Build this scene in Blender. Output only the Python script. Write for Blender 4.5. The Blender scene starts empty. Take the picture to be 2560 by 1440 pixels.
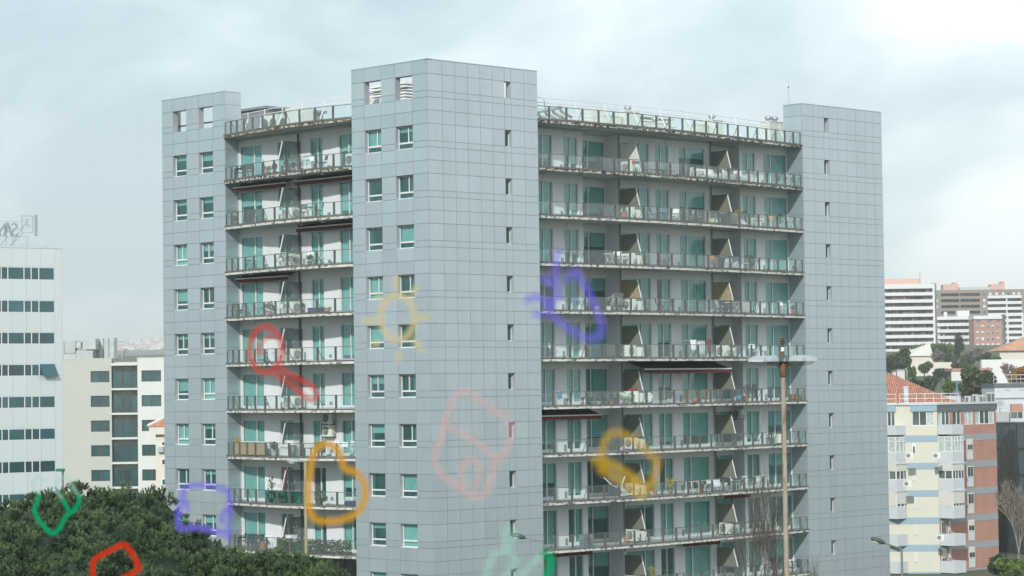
import bpy, bmesh, math, random
import numpy as np
from mathutils import Vector, Matrix, noise
R = math.radians
rnd = random.Random(7)
scene = bpy.context.scene
col = scene.collection

# ------------------------------------------------------------------ camera, world, sun, exposure
F = 6230.99; PITCH = 0.0402; ROLL = 0.0137; CZ = 20.0
cam = bpy.data.cameras.new('camera'); camo = bpy.data.objects.new('camera', cam); col.objects.link(camo)
cam.sensor_width = 36.0; cam.lens = F / 2560 * 36.0
cam.clip_start = 0.1; cam.clip_end = 30000
camo.matrix_world = Matrix.Translation((0, 0, CZ)) @ Matrix.Rotation(math.pi/2 + PITCH, 4, 'X') @ Matrix.Rotation(-ROLL, 4, 'Z')
cam.dof.use_dof = True; cam.dof.focus_distance = 150; cam.dof.aperture_fstop = 17
scene.camera = camo

AN = Vector((math.sin(-0.7794), math.cos(-0.7794), 0)); BN = Vector((AN.y, -AN.x, 0))
THETA = math.atan2(BN.y, BN.x)
ORG = Vector((-4.9023, 148.7074, 0))
K0 = 38.934

SUN_DIR = (0.62*AN + BN + Vector((0, 0, -0.64))).normalized()      # the way the sunlight travels
sun_el = math.asin(-SUN_DIR.z)
world = bpy.data.worlds.new('World'); scene.world = world; world.use_nodes = True
wn = world.node_tree; wn.nodes.clear()
def N(t, k, **kw):
    n = t.nodes.new(k)
    for a, b in kw.items(): setattr(n, a, b)
    return n
def math_node(t, op, a, b=None, clamp=False):
    n = N(t, 'ShaderNodeMath', operation=op, use_clamp=clamp)
    for i, v in enumerate((a, b)):
        if v is None: continue
        if isinstance(v, (int, float)): n.inputs[i].default_value = v
        else: t.links.new(v, n.inputs[i])
    return n.outputs[0]
def ramp(t, fac, stops, interp='LINEAR'):
    n = N(t, 'ShaderNodeValToRGB'); cr = n.color_ramp; cr.interpolation = interp
    while len(cr.elements) < len(stops): cr.elements.new(0.5)
    for e, (p, c) in zip(cr.elements, stops):
        e.position = p; e.color = (*c, 1) if len(c) == 3 else c
    t.links.new(fac, n.inputs[0]); return n.outputs[0]
sky = N(wn, 'ShaderNodeTexSky', sky_type='NISHITA', sun_disc=False)
sky.sun_elevation = sun_el; sky.sun_rotation = math.atan2(-SUN_DIR.x, -SUN_DIR.y)
bg1 = N(wn, 'ShaderNodeBackground'); bg1.inputs[1].default_value = 0.08
wn.links.new(sky.outputs[0], bg1.inputs[0])
tc = N(wn, 'ShaderNodeTexCoord'); sep = N(wn, 'ShaderNodeSeparateXYZ'); wn.links.new(tc.outputs['Generated'], sep.inputs[0])
cmb = N(wn, 'ShaderNodeCombineXYZ'); wn.links.new(sep.outputs[0], cmb.inputs[0]); wn.links.new(sep.outputs[1], cmb.inputs[1]); wn.links.new(math_node(wn, 'MULTIPLY', sep.outputs[2], 1.7), cmb.inputs[2])
no1 = N(wn, 'ShaderNodeTexNoise'); no1.inputs['Scale'].default_value = 7.0; no1.inputs['Detail'].default_value = 7; no1.inputs['Roughness'].default_value = 0.52
no1.inputs['Distortion'].default_value = 0.35
mp = N(wn, 'ShaderNodeMapping'); mp.inputs['Location'].default_value = (6.6, -2.2, 0)
wn.links.new(cmb.outputs[0], mp.inputs[0]); wn.links.new(mp.outputs[0], no1.inputs['Vector'])
# the cloud deck: slate-blue bellies to white tops, a brighter sky low down and towards the east (+x) where the cover thins
bright = math_node(wn, 'ADD', no1.outputs[0], math_node(wn, 'MULTIPLY', sep.outputs[0], 0.28))
bright = math_node(wn, 'ADD', bright, math_node(wn, 'MAXIMUM', math_node(wn, 'MULTIPLY', math_node(wn, 'SUBTRACT', 0.10, math_node(wn, 'ABSOLUTE', sep.outputs[2])), 0.9), -0.10))
cloud = ramp(wn, bright, [(0.37, (0.44, 0.53, 0.58)), (0.48, (0.56, 0.66, 0.705)), (0.57, (0.69, 0.775, 0.805)), (0.65, (0.82, 0.87, 0.885)), (0.80, (0.88, 0.91, 0.92))])
bg2 = N(wn, 'ShaderNodeBackground'); bg2.inputs[1].default_value = 0.97
wn.links.new(cloud, bg2.inputs[0])
ad = N(wn, 'ShaderNodeMixShader'); ad.inputs[0].default_value = 0.88      # cloud cover lets an eighth of the clear sky through
wo = N(wn, 'ShaderNodeOutputWorld')
wn.links.new(bg1.outputs[0], ad.inputs[1]); wn.links.new(bg2.outputs[0], ad.inputs[2]); wn.links.new(ad.outputs[0], wo.inputs[0])

sl = bpy.data.lights.new('sun', 'SUN'); sl.energy = 2.3; sl.angle = R(1.2); sl.color = (1, 0.965, 0.91)
slo = bpy.data.objects.new('sun', sl); col.objects.link(slo)
slo.rotation_mode = 'QUATERNION'; slo.rotation_quaternion = SUN_DIR.to_track_quat('-Z', 'Y')
scene.view_settings.view_transform = 'Standard'; scene.view_settings.look = 'None'
scene.view_settings.exposure = 0.58; scene.view_settings.gamma = 1.0
scene.view_settings.use_curve_mapping = False
scene.cycles.max_bounces = 8; scene.cycles.transparent_max_bounces = 24; scene.cycles.volume_bounces = 1
scene.cycles.caustics_reflective = False; scene.cycles.caustics_refractive = False

# ------------------------------------------------------------------ camera maths: a pixel of the 2560x1440 photo to a ray
def ray(x, y):
    u, v = x - 1280, y - 720
    c, s = math.cos(ROLL), math.sin(ROLL)
    u, v = u*c - v*s, u*s + v*c
    X, Z = u/F, -v/F; c, s = math.cos(PITCH), math.sin(PITCH)
    return Vector((X, c - Z*s, s + Z*c))
CAM = Vector((0, 0, CZ))
def at(x, y, Y):
    r = ray(x, y); return CAM + r*(Y/r.y)
def pix(P):
    P = P - CAM; c, s = math.cos(PITCH), math.sin(PITCH)
    yf = P.y*c + P.z*s; zu = -P.y*s + P.z*c; u, v = P.x/yf*F, -zu/yf*F
    c, s = math.cos(ROLL), math.sin(ROLL)
    return 1280 + u*c + v*s, 720 - u*s + v*c
def W(a, b, z): return ORG + AN*a + BN*b + Vector((0, 0, z))

# ------------------------------------------------------------------ materials
MATS = {}
def base(name):
    m = bpy.data.materials.new(name); m.use_nodes = True; t = m.node_tree
    return m, t, t.nodes['Principled BSDF']
def mat(name, c, rough=0.7, metal=0.0, var=0.08, scale=1.5, rv=0.0, spec=0.4, dirt=None, dscale=None, bump=0.0):
    """procedural surface: base colour broken up by noise, a little per-object variation, optional dirt"""
    m, t, b = base(name)
    tcn = N(t, 'ShaderNodeTexCoord'); no = N(t, 'ShaderNodeTexNoise'); no.inputs['Scale'].default_value = scale; no.inputs['Detail'].default_value = 5
    t.links.new(tcn.outputs['Object'], no.inputs['Vector'])
    lo = tuple(v*(1-var) for v in c); hi = tuple(min(1, v*(1+var)) for v in c)
    cc = ramp(t, no.outputs[0], [(0.3, lo), (0.7, hi)])
    if rv:
        oi = N(t, 'ShaderNodeObjectInfo'); hs = N(t, 'ShaderNodeHueSaturation')
        t.links.new(math_node(t, 'ADD', math_node(t, 'MULTIPLY', oi.outputs['Random'], 2*rv), 1-rv), hs.inputs['Value'])
        t.links.new(cc, hs.inputs['Color']); cc = hs.outputs[0]
    if dirt:
        mpn = N(t, 'ShaderNodeMapping'); mpn.inputs['Scale'].default_value = dscale or (1, 1, 0.15)
        t.links.new(tcn.outputs['Object'], mpn.inputs[0])
        n2 = N(t, 'ShaderNodeTexNoise'); n2.inputs['Scale'].default_value = 2.5; n2.inputs['Detail'].default_value = 6; n2.inputs['Roughness'].default_value = 0.65
        t.links.new(mpn.outputs[0], n2.inputs['Vector'])
        f = ramp(t, n2.outputs[0], [(dirt[1], (0, 0, 0)), (dirt[2], (1, 1, 1))])
        mx = N(t, 'ShaderNodeMix', data_type='RGBA'); t.links.new(f, mx.inputs[0]); t.links.new(cc, mx.inputs[6])
        mx.inputs[7].default_value = (*dirt[0], 1); cc = mx.outputs[2]
    t.links.new(cc, b.inputs['Base Color'])
    b.inputs['Roughness'].default_value = rough; b.inputs['Metallic'].default_value = metal
    b.inputs['Specular IOR Level'].default_value = spec
    if bump:
        bn = N(t, 'ShaderNodeBump'); bn.inputs['Strength'].default_value = bump; t.links.new(no.outputs[0], bn.inputs['Height']); t.links.new(bn.outputs[0], b.inputs['Normal'])
    MATS[name] = m; return m
def glassy(name, tint, gloss=0.06, rough=0.02, haze=0.0, hazecol=(0.7, 0.8, 0.8)):
    m, t, b = base(name); t.nodes.remove(b); out = t.nodes['Material Output']
    tr = N(t, 'ShaderNodeBsdfTransparent'); tr.inputs[0].default_value = (*tint, 1)
    gl = N(t, 'ShaderNodeBsdfGlossy'); gl.inputs['Roughness'].default_value = rough; gl.inputs[0].default_value = (0.92, 0.97, 0.97, 1)
    fr = N(t, 'ShaderNodeFresnel'); fr.inputs[0].default_value = 1.5
    ge = N(t, 'ShaderNodeNewGeometry')
    f = math_node(t, 'MULTIPLY', fr.outputs[0], gloss/0.04, clamp=True)
    f = math_node(t, 'MULTIPLY', f, math_node(t, 'SUBTRACT', 1.0, ge.outputs['Backfacing']))
    mx = N(t, 'ShaderNodeMixShader'); t.links.new(f, mx.inputs[0]); t.links.new(tr.outputs[0], mx.inputs[1]); t.links.new(gl.outputs[0], mx.inputs[2])
    last = mx.outputs[0]
    if haze:
        df = N(t, 'ShaderNodeBsdfDiffuse'); df.inputs[0].default_value = (*hazecol, 1)
        no = N(t, 'ShaderNodeTexNoise'); no.inputs['Scale'].default_value = 1.2; tcn = N(t, 'ShaderNodeTexCoord'); t.links.new(tcn.outputs['Object'], no.inputs['Vector'])
        m2 = N(t, 'ShaderNodeMixShader'); t.links.new(math_node(t, 'MULTIPLY', no.outputs[0], 2*haze), m2.inputs[0])
        t.links.new(last, m2.inputs[1]); t.links.new(df.outputs[0], m2.inputs[2]); last = m2.outputs[0]
    t.links.new(last, out.inputs[0]); MATS[name] = m; return m
mat('panel', (0.475, 0.553, 0.595), 0.30, 0.52, 0.02, 0.4, rv=0.055, spec=0.5)
mat('joint', (0.34, 0.375, 0.39), 0.8)
mat('reveal', (0.34, 0.37, 0.39), 0.6)
mat('plaster', (0.68, 0.705, 0.72), 0.85, var=0.04, scale=0.6, dirt=((0.40, 0.42, 0.42), 0.60, 0.80))
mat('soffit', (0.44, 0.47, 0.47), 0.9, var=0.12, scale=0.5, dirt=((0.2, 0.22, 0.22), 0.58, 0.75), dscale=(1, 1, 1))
mat('slab_edge', (0.62, 0.62, 0.58), 0.85, var=0.12, scale=3, dirt=((0.055, 0.055, 0.045), 0.50, 0.62), dscale=(1.3, 1.3, 2.5))
mat('slab_worn', (0.58, 0.57, 0.52), 0.9, var=0.15, scale=3, dirt=((0.045, 0.042, 0.035), 0.44, 0.54), dscale=(1.6, 1.6, 3.0), bump=0.4)
mat('slab_rusty', (0.56, 0.52, 0.45), 0.9, var=0.3, scale=2.2, dirt=((0.075, 0.045, 0.026), 0.42, 0.53), dscale=(1.9, 1.9, 3.0), bump=0.5)
mat('frame', (0.68, 0.70, 0.70), 0.5)
mat('frame_dark', (0.05, 0.06, 0.06), 0.5)
mat('rail', (0.155, 0.16, 0.155), 0.5, 0.3, 0.2, 2.0)
mat('rail_white', (0.72, 0.74, 0.74), 0.5)
mat('white', (0.74, 0.75, 0.74), 0.6)
mat('offwhite', (0.60, 0.62, 0.57), 0.6)
mat('blind', (0.70, 0.76, 0.72), 0.9, var=0.02, rv=0.08)
mat('curtain', (0.62, 0.70, 0.67), 0.9, var=0.05, rv=0.12)
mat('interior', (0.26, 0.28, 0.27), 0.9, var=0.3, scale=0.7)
mat('red_curtain', (0.45, 0.07, 0.05), 0.9)
mat('awning', (0.11, 0.024, 0.024), 0.85, var=0.15)
mat('awning_under', (0.05, 0.03, 0.035), 0.9)
mat('screen', (0.165, 0.18, 0.145), 0.6, var=0.05)
mat('bamboo', (0.36, 0.31, 0.20), 0.8, var=0.3, scale=9, dirt=((0.16, 0.13, 0.08), 0.45, 0.7), dscale=(9, 9, 0.3))
mat('ac', (0.70, 0.71, 0.66), 0.5)
mat('ac_dark', (0.10, 0.11, 0.10), 0.6)
mat('grey', (0.22, 0.24, 0.25), 0.7)
mat('dark', (0.035, 0.04, 0.04), 0.6)
mat('black_teal', (0.02, 0.06, 0.065), 0.5)
mat('wood', (0.30, 0.15, 0.06), 0.7, var=0.2, scale=5)
mat('terracotta', (0.45, 0.17, 0.09), 0.8, var=0.15)
mat('orange', (0.42, 0.19, 0.09), 0.7)
mat('red', (0.42, 0.035, 0.03), 0.7)
mat('blue', (0.10, 0.25, 0.42), 0.6)
mat('navy', (0.03, 0.05, 0.13), 0.6)
mat('greenplastic', (0.03, 0.16, 0.09), 0.6)
mat('palegreen', (0.42, 0.52, 0.36), 0.7)
mat('maroon', (0.20, 0.06, 0.10), 0.9)
mat('cloth_white', (0.72, 0.74, 0.75), 0.95)
mat('cloth_pattern', (0.50, 0.56, 0.58), 0.95, var=0.5, scale=9)
mat('yellowleaf', (0.40, 0.32, 0.03), 0.8, var=0.3, scale=4)
mat('leaf', (0.055, 0.09, 0.04), 0.8, var=0.4, scale=4)
mat('steel', (0.45, 0.47, 0.47), 0.35, 0.6, 0.1, 2)
mat('galv', (0.50, 0.52, 0.52), 0.5, 0.3, 0.1)
mat('brand_blue', (0.05, 0.25, 0.6), 0.5)
glassy('glass_rail', (0.93, 0.975, 0.968), 0.055, 0.03, 0.03)
glassy('glass_window', (0.75, 0.90, 0.90), 0.065, 0.015, 0.10, (0.11, 0.42, 0.41))
glassy('glass_lobby', (0.28, 0.50, 0.50), 0.10, 0.02)
glassy('glass_green', (0.22, 0.52, 0.46), 0.06, 0.05, 0.06, (0.05, 0.2, 0.16))
glassy('glass_grey', (0.55, 0.60, 0.60), 0.05, 0.05, 0.12, (0.35, 0.4, 0.4))

def weather(name, amount=.10, streak=(1.1, 1.1, .10)):
    m = MATS[name]; t = m.node_tree; b = t.nodes['Principled BSDF']; src = b.inputs['Base Color'].links[0].from_socket
    ge = N(t, 'ShaderNodeNewGeometry'); mp_ = N(t, 'ShaderNodeMapping'); mp_.inputs['Scale'].default_value = streak; t.links.new(ge.outputs['Position'], mp_.inputs[0])
    n1 = N(t, 'ShaderNodeTexNoise'); n1.inputs['Scale'].default_value = 1.6; n1.inputs['Detail'].default_value = 6; n1.inputs['Roughness'].default_value = .6; t.links.new(mp_.outputs[0], n1.inputs['Vector'])
    n2 = N(t, 'ShaderNodeTexNoise'); n2.inputs['Scale'].default_value = .16; n2.inputs['Detail'].default_value = 3; t.links.new(ge.outputs['Position'], n2.inputs['Vector'])
    v = math_node(t, 'ADD', math_node(t, 'MULTIPLY', n1.outputs[0], amount*1.3), math_node(t, 'MULTIPLY', n2.outputs[0], amount*1.3)); v = math_node(t, 'ADD', v, 1-amount*1.3)
    hs = N(t, 'ShaderNodeHueSaturation'); t.links.new(v, hs.inputs['Value']); t.links.new(src, hs.inputs['Color']); t.links.new(hs.outputs[0], b.inputs['Base Color'])
weather('panel', .12); weather('plaster', .10, (1.5, 1.5, .2))
# ------------------------------------------------------------------ mesh builder
class MB:
    def __init__(s): s.v = []; s.f = []; s.m = []; s.mats = []
    def mi(s, m):
        if m is None: return 0
        if m not in s.mats: s.mats.append(m)
        return s.mats.index(m)
    def add(s, vs, fs, m=None):
        o = len(s.v); s.v += [tuple(v) for v in vs]; k = s.mi(m)
        for f in fs: s.f.append(tuple(i+o for i in f)); s.m.append(k)
        return s
    def box(s, x0, x1, y0, y1, z0, z1, m=None):
        x0, x1 = sorted((x0, x1)); y0, y1 = sorted((y0, y1)); z0, z1 = sorted((z0, z1))
        return s.add([(x0,y0,z0),(x1,y0,z0),(x1,y1,z0),(x0,y1,z0),(x0,y0,z1),(x1,y0,z1),(x1,y1,z1),(x0,y1,z1)],
              [(0,3,2,1),(4,5,6,7),(0,1,5,4),(1,2,6,5),(2,3,7,6),(3,0,4,7)], m)
    def prism(s, poly, z0, z1, m=None):
        n = len(poly); a = sum(poly[i][0]*poly[(i+1)%n][1]-poly[(i+1)%n][0]*poly[i][1] for i in range(n))
        if a < 0: poly = poly[::-1]
        vs = [(p[0], p[1], z0) for p in poly] + [(p[0], p[1], z1) for p in poly]
        return s.add(vs, [tuple(range(n))[::-1], tuple(range(n, 2*n))] + [(i, (i+1)%n, (i+1)%n+n, i+n) for i in range(n)], m)
    def extr(s, poly, d, m=None):
        """closed polygon of 3d points pushed along d"""
        n = len(poly); d = Vector(d); vs = [Vector(p) for p in poly]; vs += [p+d for p in vs]
        return s.add(vs, [tuple(range(n))[::-1], tuple(range(n, 2*n))] + [(i, (i+1)%n, (i+1)%n+n, i+n) for i in range(n)], m)
    def tube(s, p0, p1, r0, r1=None, n=6, m=None):
        p0, p1 = Vector(p0), Vector(p1); r1 = r0 if r1 is None else r1
        d = (p1-p0)
        if d.length < 1e-6: return s
        d.normalize(); u = d.orthogonal().normalized(); w = d.cross(u); vs = []
        for p, r in ((p0, r0), (p1, r1)):
            for i in range(n):
                a = 2*math.pi*i/n; vs.append(p + (u*math.cos(a) + w*math.sin(a))*r)
        return s.add(vs, [(i, (i+1)%n, (i+1)%n+n, i+n) for i in range(n)] + [tuple(range(n))[::-1], tuple(range(n, 2*n))], m)
    def path(s, pts, r, n=6, m=None, close=False):
        pts = [Vector(p) for p in pts]
        if close: pts.append(pts[0])
        for a, b in zip(pts, pts[1:]): s.tube(a, b, r, r, n, m)
        return s
    def lathe(s, prof, n=12, c=(0, 0, 0), m=None):
        vs = []; k = len(prof); c = Vector(c)
        for r, z in prof:
            for i in range(n):
                a = 2*math.pi*i/n; vs.append(c + Vector((r*math.cos(a), r*math.sin(a), z)))
        fs = [(j*n+i, j*n+(i+1)%n, (j+1)*n+(i+1)%n, (j+1)*n+i) for j in range(k-1) for i in range(n)]
        if prof[0][0] > 1e-4: fs.append(tuple(range(n))[::-1])
        if prof[-1][0] > 1e-4: fs.append(tuple(range((k-1)*n, k*n)))
        return s.add(vs, fs, m)
    def ball(s, c, r, n=10, k=6, m=None):
        rx, ry, rz = (r, r, r) if isinstance(r, (int, float)) else r
        o = len(s.v); s.lathe([(math.sin(math.pi*(j+.02)/(k+.04)), -math.cos(math.pi*(j+.02)/(k+.04))) for j in range(k+1)], n, (0, 0, 0), m)
        for i in range(o, len(s.v)):
            x, y, z = s.v[i]; s.v[i] = (c[0]+x*rx, c[1]+y*ry, c[2]+z*rz)
        return s
    def mesh(s, name, m=None):
        me = bpy.data.meshes.new(name); me.from_pydata(s.v, [], s.f)
        for x in (s.mats or [m]): me.materials.append(MATS[x] if isinstance(x, str) else x)
        if s.mats: me.polygons.foreach_set('material_index', s.m)
        me.update(); return me
    def build(s, name, m=None, parent=None, loc=None, bevel=0, smooth=False):
        me = s.mesh(name, m)
        if smooth: me.polygons.foreach_set('use_smooth', [True]*len(me.polygons))
        o = link(name, me, parent, loc)
        if bevel:
            b = o.modifiers.new('bevel', 'BEVEL'); b.width = bevel; b.segments = 2; b.limit_method = 'ANGLE'
        return o
def link(name, me, parent=None, loc=None, rz=None):
    o = bpy.data.objects.new(name, me); col.objects.link(o)
    if parent: o.parent = parent
    if loc is not None: o.location = loc
    if rz is not None: o.rotation_euler = (0, 0, rz)
    return o
def tag(o, label=None, cat=None, group=None, kind=None):
    if label: o['label'] = label
    if cat: o['category'] = cat
    if group: o['group'] = group
    if kind: o['kind'] = kind
    return o
def thing(name, label, cat, loc=(0, 0, 0), rz=0, group=None):
    o = bpy.data.objects.new(name, None); col.objects.link(o); o.location = loc; o.rotation_euler = (0, 0, rz)
    o.empty_display_size = 0.3
    return tag(o, label, cat, group)
def copy_tree(o, parent=None):
    c = o.copy(); col.objects.link(c)
    if parent: c.parent = parent
    for ch in KIDS(o): copy_tree(ch, c)
    return c
def KIDS(o): return [c for c in o.children]

class Bank:
    """alike pieces of one thing: the largest 300 become parts, what is past that is joined into one part of kind stuff"""
    def __init__(s, name, m, owner, limit=300): s.name, s.m, s.owner, s.limit, s.items, s.cache = name, m, owner, limit, [], {}
    def add(s, dims, loc, parent, rz=0.0, prio=1.0, m=None): s.items.append((prio*dims[0]*dims[2], dims, loc, parent, rz, m or s.m))
    def flush(s):
        s.items.sort(key=lambda q: -q[0]); rest = MB()
        for i, (_, d, loc, par, rz, m) in enumerate(s.items):
            if i < s.limit:
                key = (tuple(round(v, 3) for v in d), m)
                if key not in s.cache: s.cache[key] = MB().box(0, d[0], 0, d[1], 0, d[2]).mesh(s.name, m)
                link(s.name, s.cache[key], par, loc, rz)
            else:
                b = MB().box(0, d[0], 0, d[1], 0, d[2]); M = Matrix.Translation(loc) @ Matrix.Rotation(rz, 4, 'Z')
                rest.add([M @ Vector(v) for v in b.v], b.f, m)
        if rest.v:
            o = rest.build(s.name + 's', s.m, s.owner); o['kind'] = 'stuff'

# ------------------------------------------------------------------ ground, hills
TZ = [(-400, 0), (0, 0), (425, 0), (500, 13), (600, 18.5), (800, 26), (1000, 32), (1300, 40), (2500, 55), (4500, 95), (6000, 146), (6600, 152), (8500, 120)]
def tz(Y):
    for (a, b), (c, d) in zip(TZ, TZ[1:]):
        if Y <= c: return b + (d-b)*(Y-a)/(c-a)
    return 120
mat('grass', (0.07, 0.085, 0.045), 0.95, var=0.5, scale=0.02, dirt=((0.16, 0.15, 0.11), 0.5, 0.65), dscale=(0.01, 0.01, 0.01))
ys = sorted(set([-400, -100, 0, 60, 120, 180, 240, 300, 340, 380, 420, 450, 425, 475, 500, 550, 600, 700, 800, 900, 1000, 1150, 1300, 1600, 2000, 2500, 3200, 3900, 4500, 5000, 5500, 6000, 6300, 6600, 7200, 8500]))
xs = [-2600, -2000, -1400, -1000, -700, -450, -300, -200, -100, 0, 100, 200, 300, 450, 700, 1000, 1400, 2000, 2600]
g = MB(); vv = [(x, y, tz(y) + (noise.noise(Vector((x*.004, y*.004, 3)))*0.012*max(0, y-350)**0.85 if y > 350 else 0)) for y in ys for x in xs]
nx = len(xs); g.add(vv, [(j*nx+i, j*nx+i+1, (j+1)*nx+i+1, (j+1)*nx+i) for j in range(len(ys)-1) for i in range(nx-1)])
tag(g.build('ground', 'grass', smooth=True), kind='structure')
mat('asphalt', (0.05, 0.052, 0.055), 0.9, var=0.2, scale=1.0)
mat('paving', (0.28, 0.27, 0.25), 0.9, var=0.15, scale=0.8)
tag(MB().box(-90, 140, 30, 52, -0.02, 0.02).build('road', 'asphalt'), kind='structure')
tag(MB().box(-90, 140, 52, 55, -0.02, 0.14).build('pavement', 'paving'), kind='structure')

# ================================================================== the big apartment building
bld = thing('apartment_building', 'large grey panel-clad apartment tower block with two curved rows of glass balconies', 'building', ORG, THETA)
Z = lambda k: K0 - 3.0*k
DZ = lambda i: K0 - 3.0*i - 2.05          # top of balcony slab i (0 is the roof deck)
ROWS = [-0.28] + [k + f for k in range(0, 12) for f in (0, .341, .47, .733)]
ROWS = [r for r in ROWS if r < 11.4]
panels = Bank('panel', 'panel', bld)
G = 0.022
def cladding(face, cols, d, rows=ROWS, hole=lambda ci, r: False, ds=1, prio=1.0):
    """face 'A': plane y-b const, u runs along a (local y), outward -x;  face 'B': u runs along b (local x), outward -y;
       face 'S': side wall, u runs along a, outward -x at x=d"""
    for ci in range(len(cols)-1):
        u0, u1 = cols[ci]+G/2, cols[ci+1]-G/2
        for ri in range(len(rows)-1):
            if hole(ci, ri): continue
            z1, z0 = Z(rows[ri])-G/2, Z(rows[ri+1])+G/2
            if face == 'B': panels.add((u1-u0, 0.03, z1-z0), (u0, d-0.03, z0), bld, 0, prio)
            else: panels.add((u1-u0, 0.03, z1-z0), (d, u0, z0), bld, math.pi/2, prio)   # rotated: local x -> +y, thickness -> -x
def wall(name, face, cols, rowsz, d0, d1, hole, m='joint', parent=bld):
    """solid wall built as blocks between openings; cols along u, rowsz descending z"""
    mb = MB()
    for ci in range(len(cols)-1):
        run = None
        for ri in range(len(rowsz)-1):
            h = hole(ci, ri)
            if not h and run is None: run = rowsz[ri]
            if (h or ri == len(rowsz)-2) and run is not None:
                end = rowsz[ri] if h else rowsz[ri+1]
                if face == 'B': mb.box(cols[ci], cols[ci+1], d0, d1, end, run)
                else: mb.box(d0, d1, cols[ci], cols[ci+1], end, run)
                run = None
    return mb.build(name, m, parent)
rowsz = [Z(r) for r in ROWS] + [0.0]
def storey(ri):   # row index -> (k, part)
    if ri == 0: return -1, 0
    return (ri-1)//4, (ri-1) % 4
# centre tower
CA = [0, 1.32, 2.87, 4.17, 5.70, 6.91]
CB = [0, 1.18, 2.24, 3.30, 4.35, 5.40, 6.43, 7.0, 8.14, 9.32]
LA = [20.21, 21.47, 22.98, 24.34, 25.83, 27.04]
RB = [36.757, 37.96, 39.16, 39.73, 40.74, 41.80, 42.87, 43.92, 44.95, 45.957]
RA = 0.90; LB = 0.50
winA = lambda ci, ri: ci in (1, 3) and storey(ri)[0] >= 0 and storey(ri)[1] in (0, 1)
slotB = lambda ci, ri: ci == 6 and storey(ri)[0] >= 0 and storey(ri)[1] == 0
slotR = lambda ci, ri: ci == 2 and storey(ri)[0] >= 0 and storey(ri)[1] == 0
cladding('A', CA, 0.0, hole=winA, prio=1.15); cladding('B', CB, 0.0, hole=slotB, prio=1.1)
cladding('A', LA, LB, hole=winA, prio=0.95); cladding('B', RB, RA, hole=slotR, prio=0.85)
SIDE = [r for r in ROWS]
cladding('S', [RA, RA+1.66], 36.757, rows=SIDE, prio=0.8)          # right tower's left flank
wall('wall', 'A', CA, rowsz, 0.0, 0.40, winA, 'reveal')
wall('wall', 'B', [0.4]+CB[1:], rowsz, 0.0, 0.40, slotB, 'reveal')
wall('wall', 'A', LA, rowsz, LB, LB+0.40, winA, 'reveal')
wall('wall', 'B', [37.157]+RB[1:], rowsz, RA, RA+0.40, slotR, 'reveal')
# tower returns: flank of the left tower seen beside its balconies (clad, faces -y), ends, and the rear block
mb = MB(); mb.box(LB+0.4, LB+1.34, 20.21, 20.51, 0, Z(-.28)); mb.box(LB+0.4, LB+1.34, 26.74, 27.04, 0, Z(-.28)); mb.box(36.757, 37.157, RA, RA+1.68, 0, Z(-.28))
mb.box(45.557, 45.957, RA+.4, RA+1.68, 0, Z(-.28)); mb.box(0.4, 1.1, 6.61, 6.91, 0, Z(-.28)); mb.box(8.92, 9.32, 0.4, 1.3, 0, Z(-.28)); mb.box(8.92, 9.32, 1.3, 2.5, 0, DZ(0)-.3)
mb.build('wall_return', 'reveal', bld)['kind'] = 'stuff'
for ri in range(len(ROWS)-1):
    z1, z0 = Z(ROWS[ri])-G/2, Z(ROWS[ri+1])+G/2
    panels.add((1.34, 0.03, z1-z0), (LB, 20.18, z0), bld, 0, 0.8)
# coping strips
mb = MB()
for (x0, x1, y0, y1) in ((-.05, .42, -.05, 6.93), (-.05, 9.34, -.05, .42), (LB-.05, LB+.42, 20.16, 27.06), (LB+.4, LB+1.36, 20.16, 20.53), (LB+.4, LB+1.36, 26.7, 27.06),
                         (36.7, 45.98, RA-.05, RA+.42), (36.7, 37.18, RA+.4, RA+1.7), (45.5, 45.98, RA+.4, RA+1.7), (8.9, 9.34, .4, 1.32), (.4, 1.12, 6.59, 6.93)):
    MB().box(x0, x1, y0, y1, Z(-.28)+0.002, Z(-.28)+0.05).build('coping', 'panel', bld)
# rear body: behind the wings and inside the towers (dark rooms close it)
body = MB()
body.box(3.6, 13.0, 6.2, 26.9, 0, DZ(0)-0.3, 'plaster')
body.box(9.6, 45.8, 5.6, 14.0, 0, DZ(0)-0.3, 'plaster')
body.build('core', 'plaster', bld)
deck = MB(); deck.prism([(1.0, 6.91), (1.6, 20.2), (1.0, 27.0), (13.2, 27.0), (13.2, 14.2), (45.9, 14.2), (45.9, 1.4), (36.9, 2.4), (9.3, 2.0), (9.2, 0.45), (0.45, 0.45), (.45, 6.9)], DZ(0)-0.32, DZ(0)-0.002)
deck.build('roof_deck', 'soffit', bld)

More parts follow.
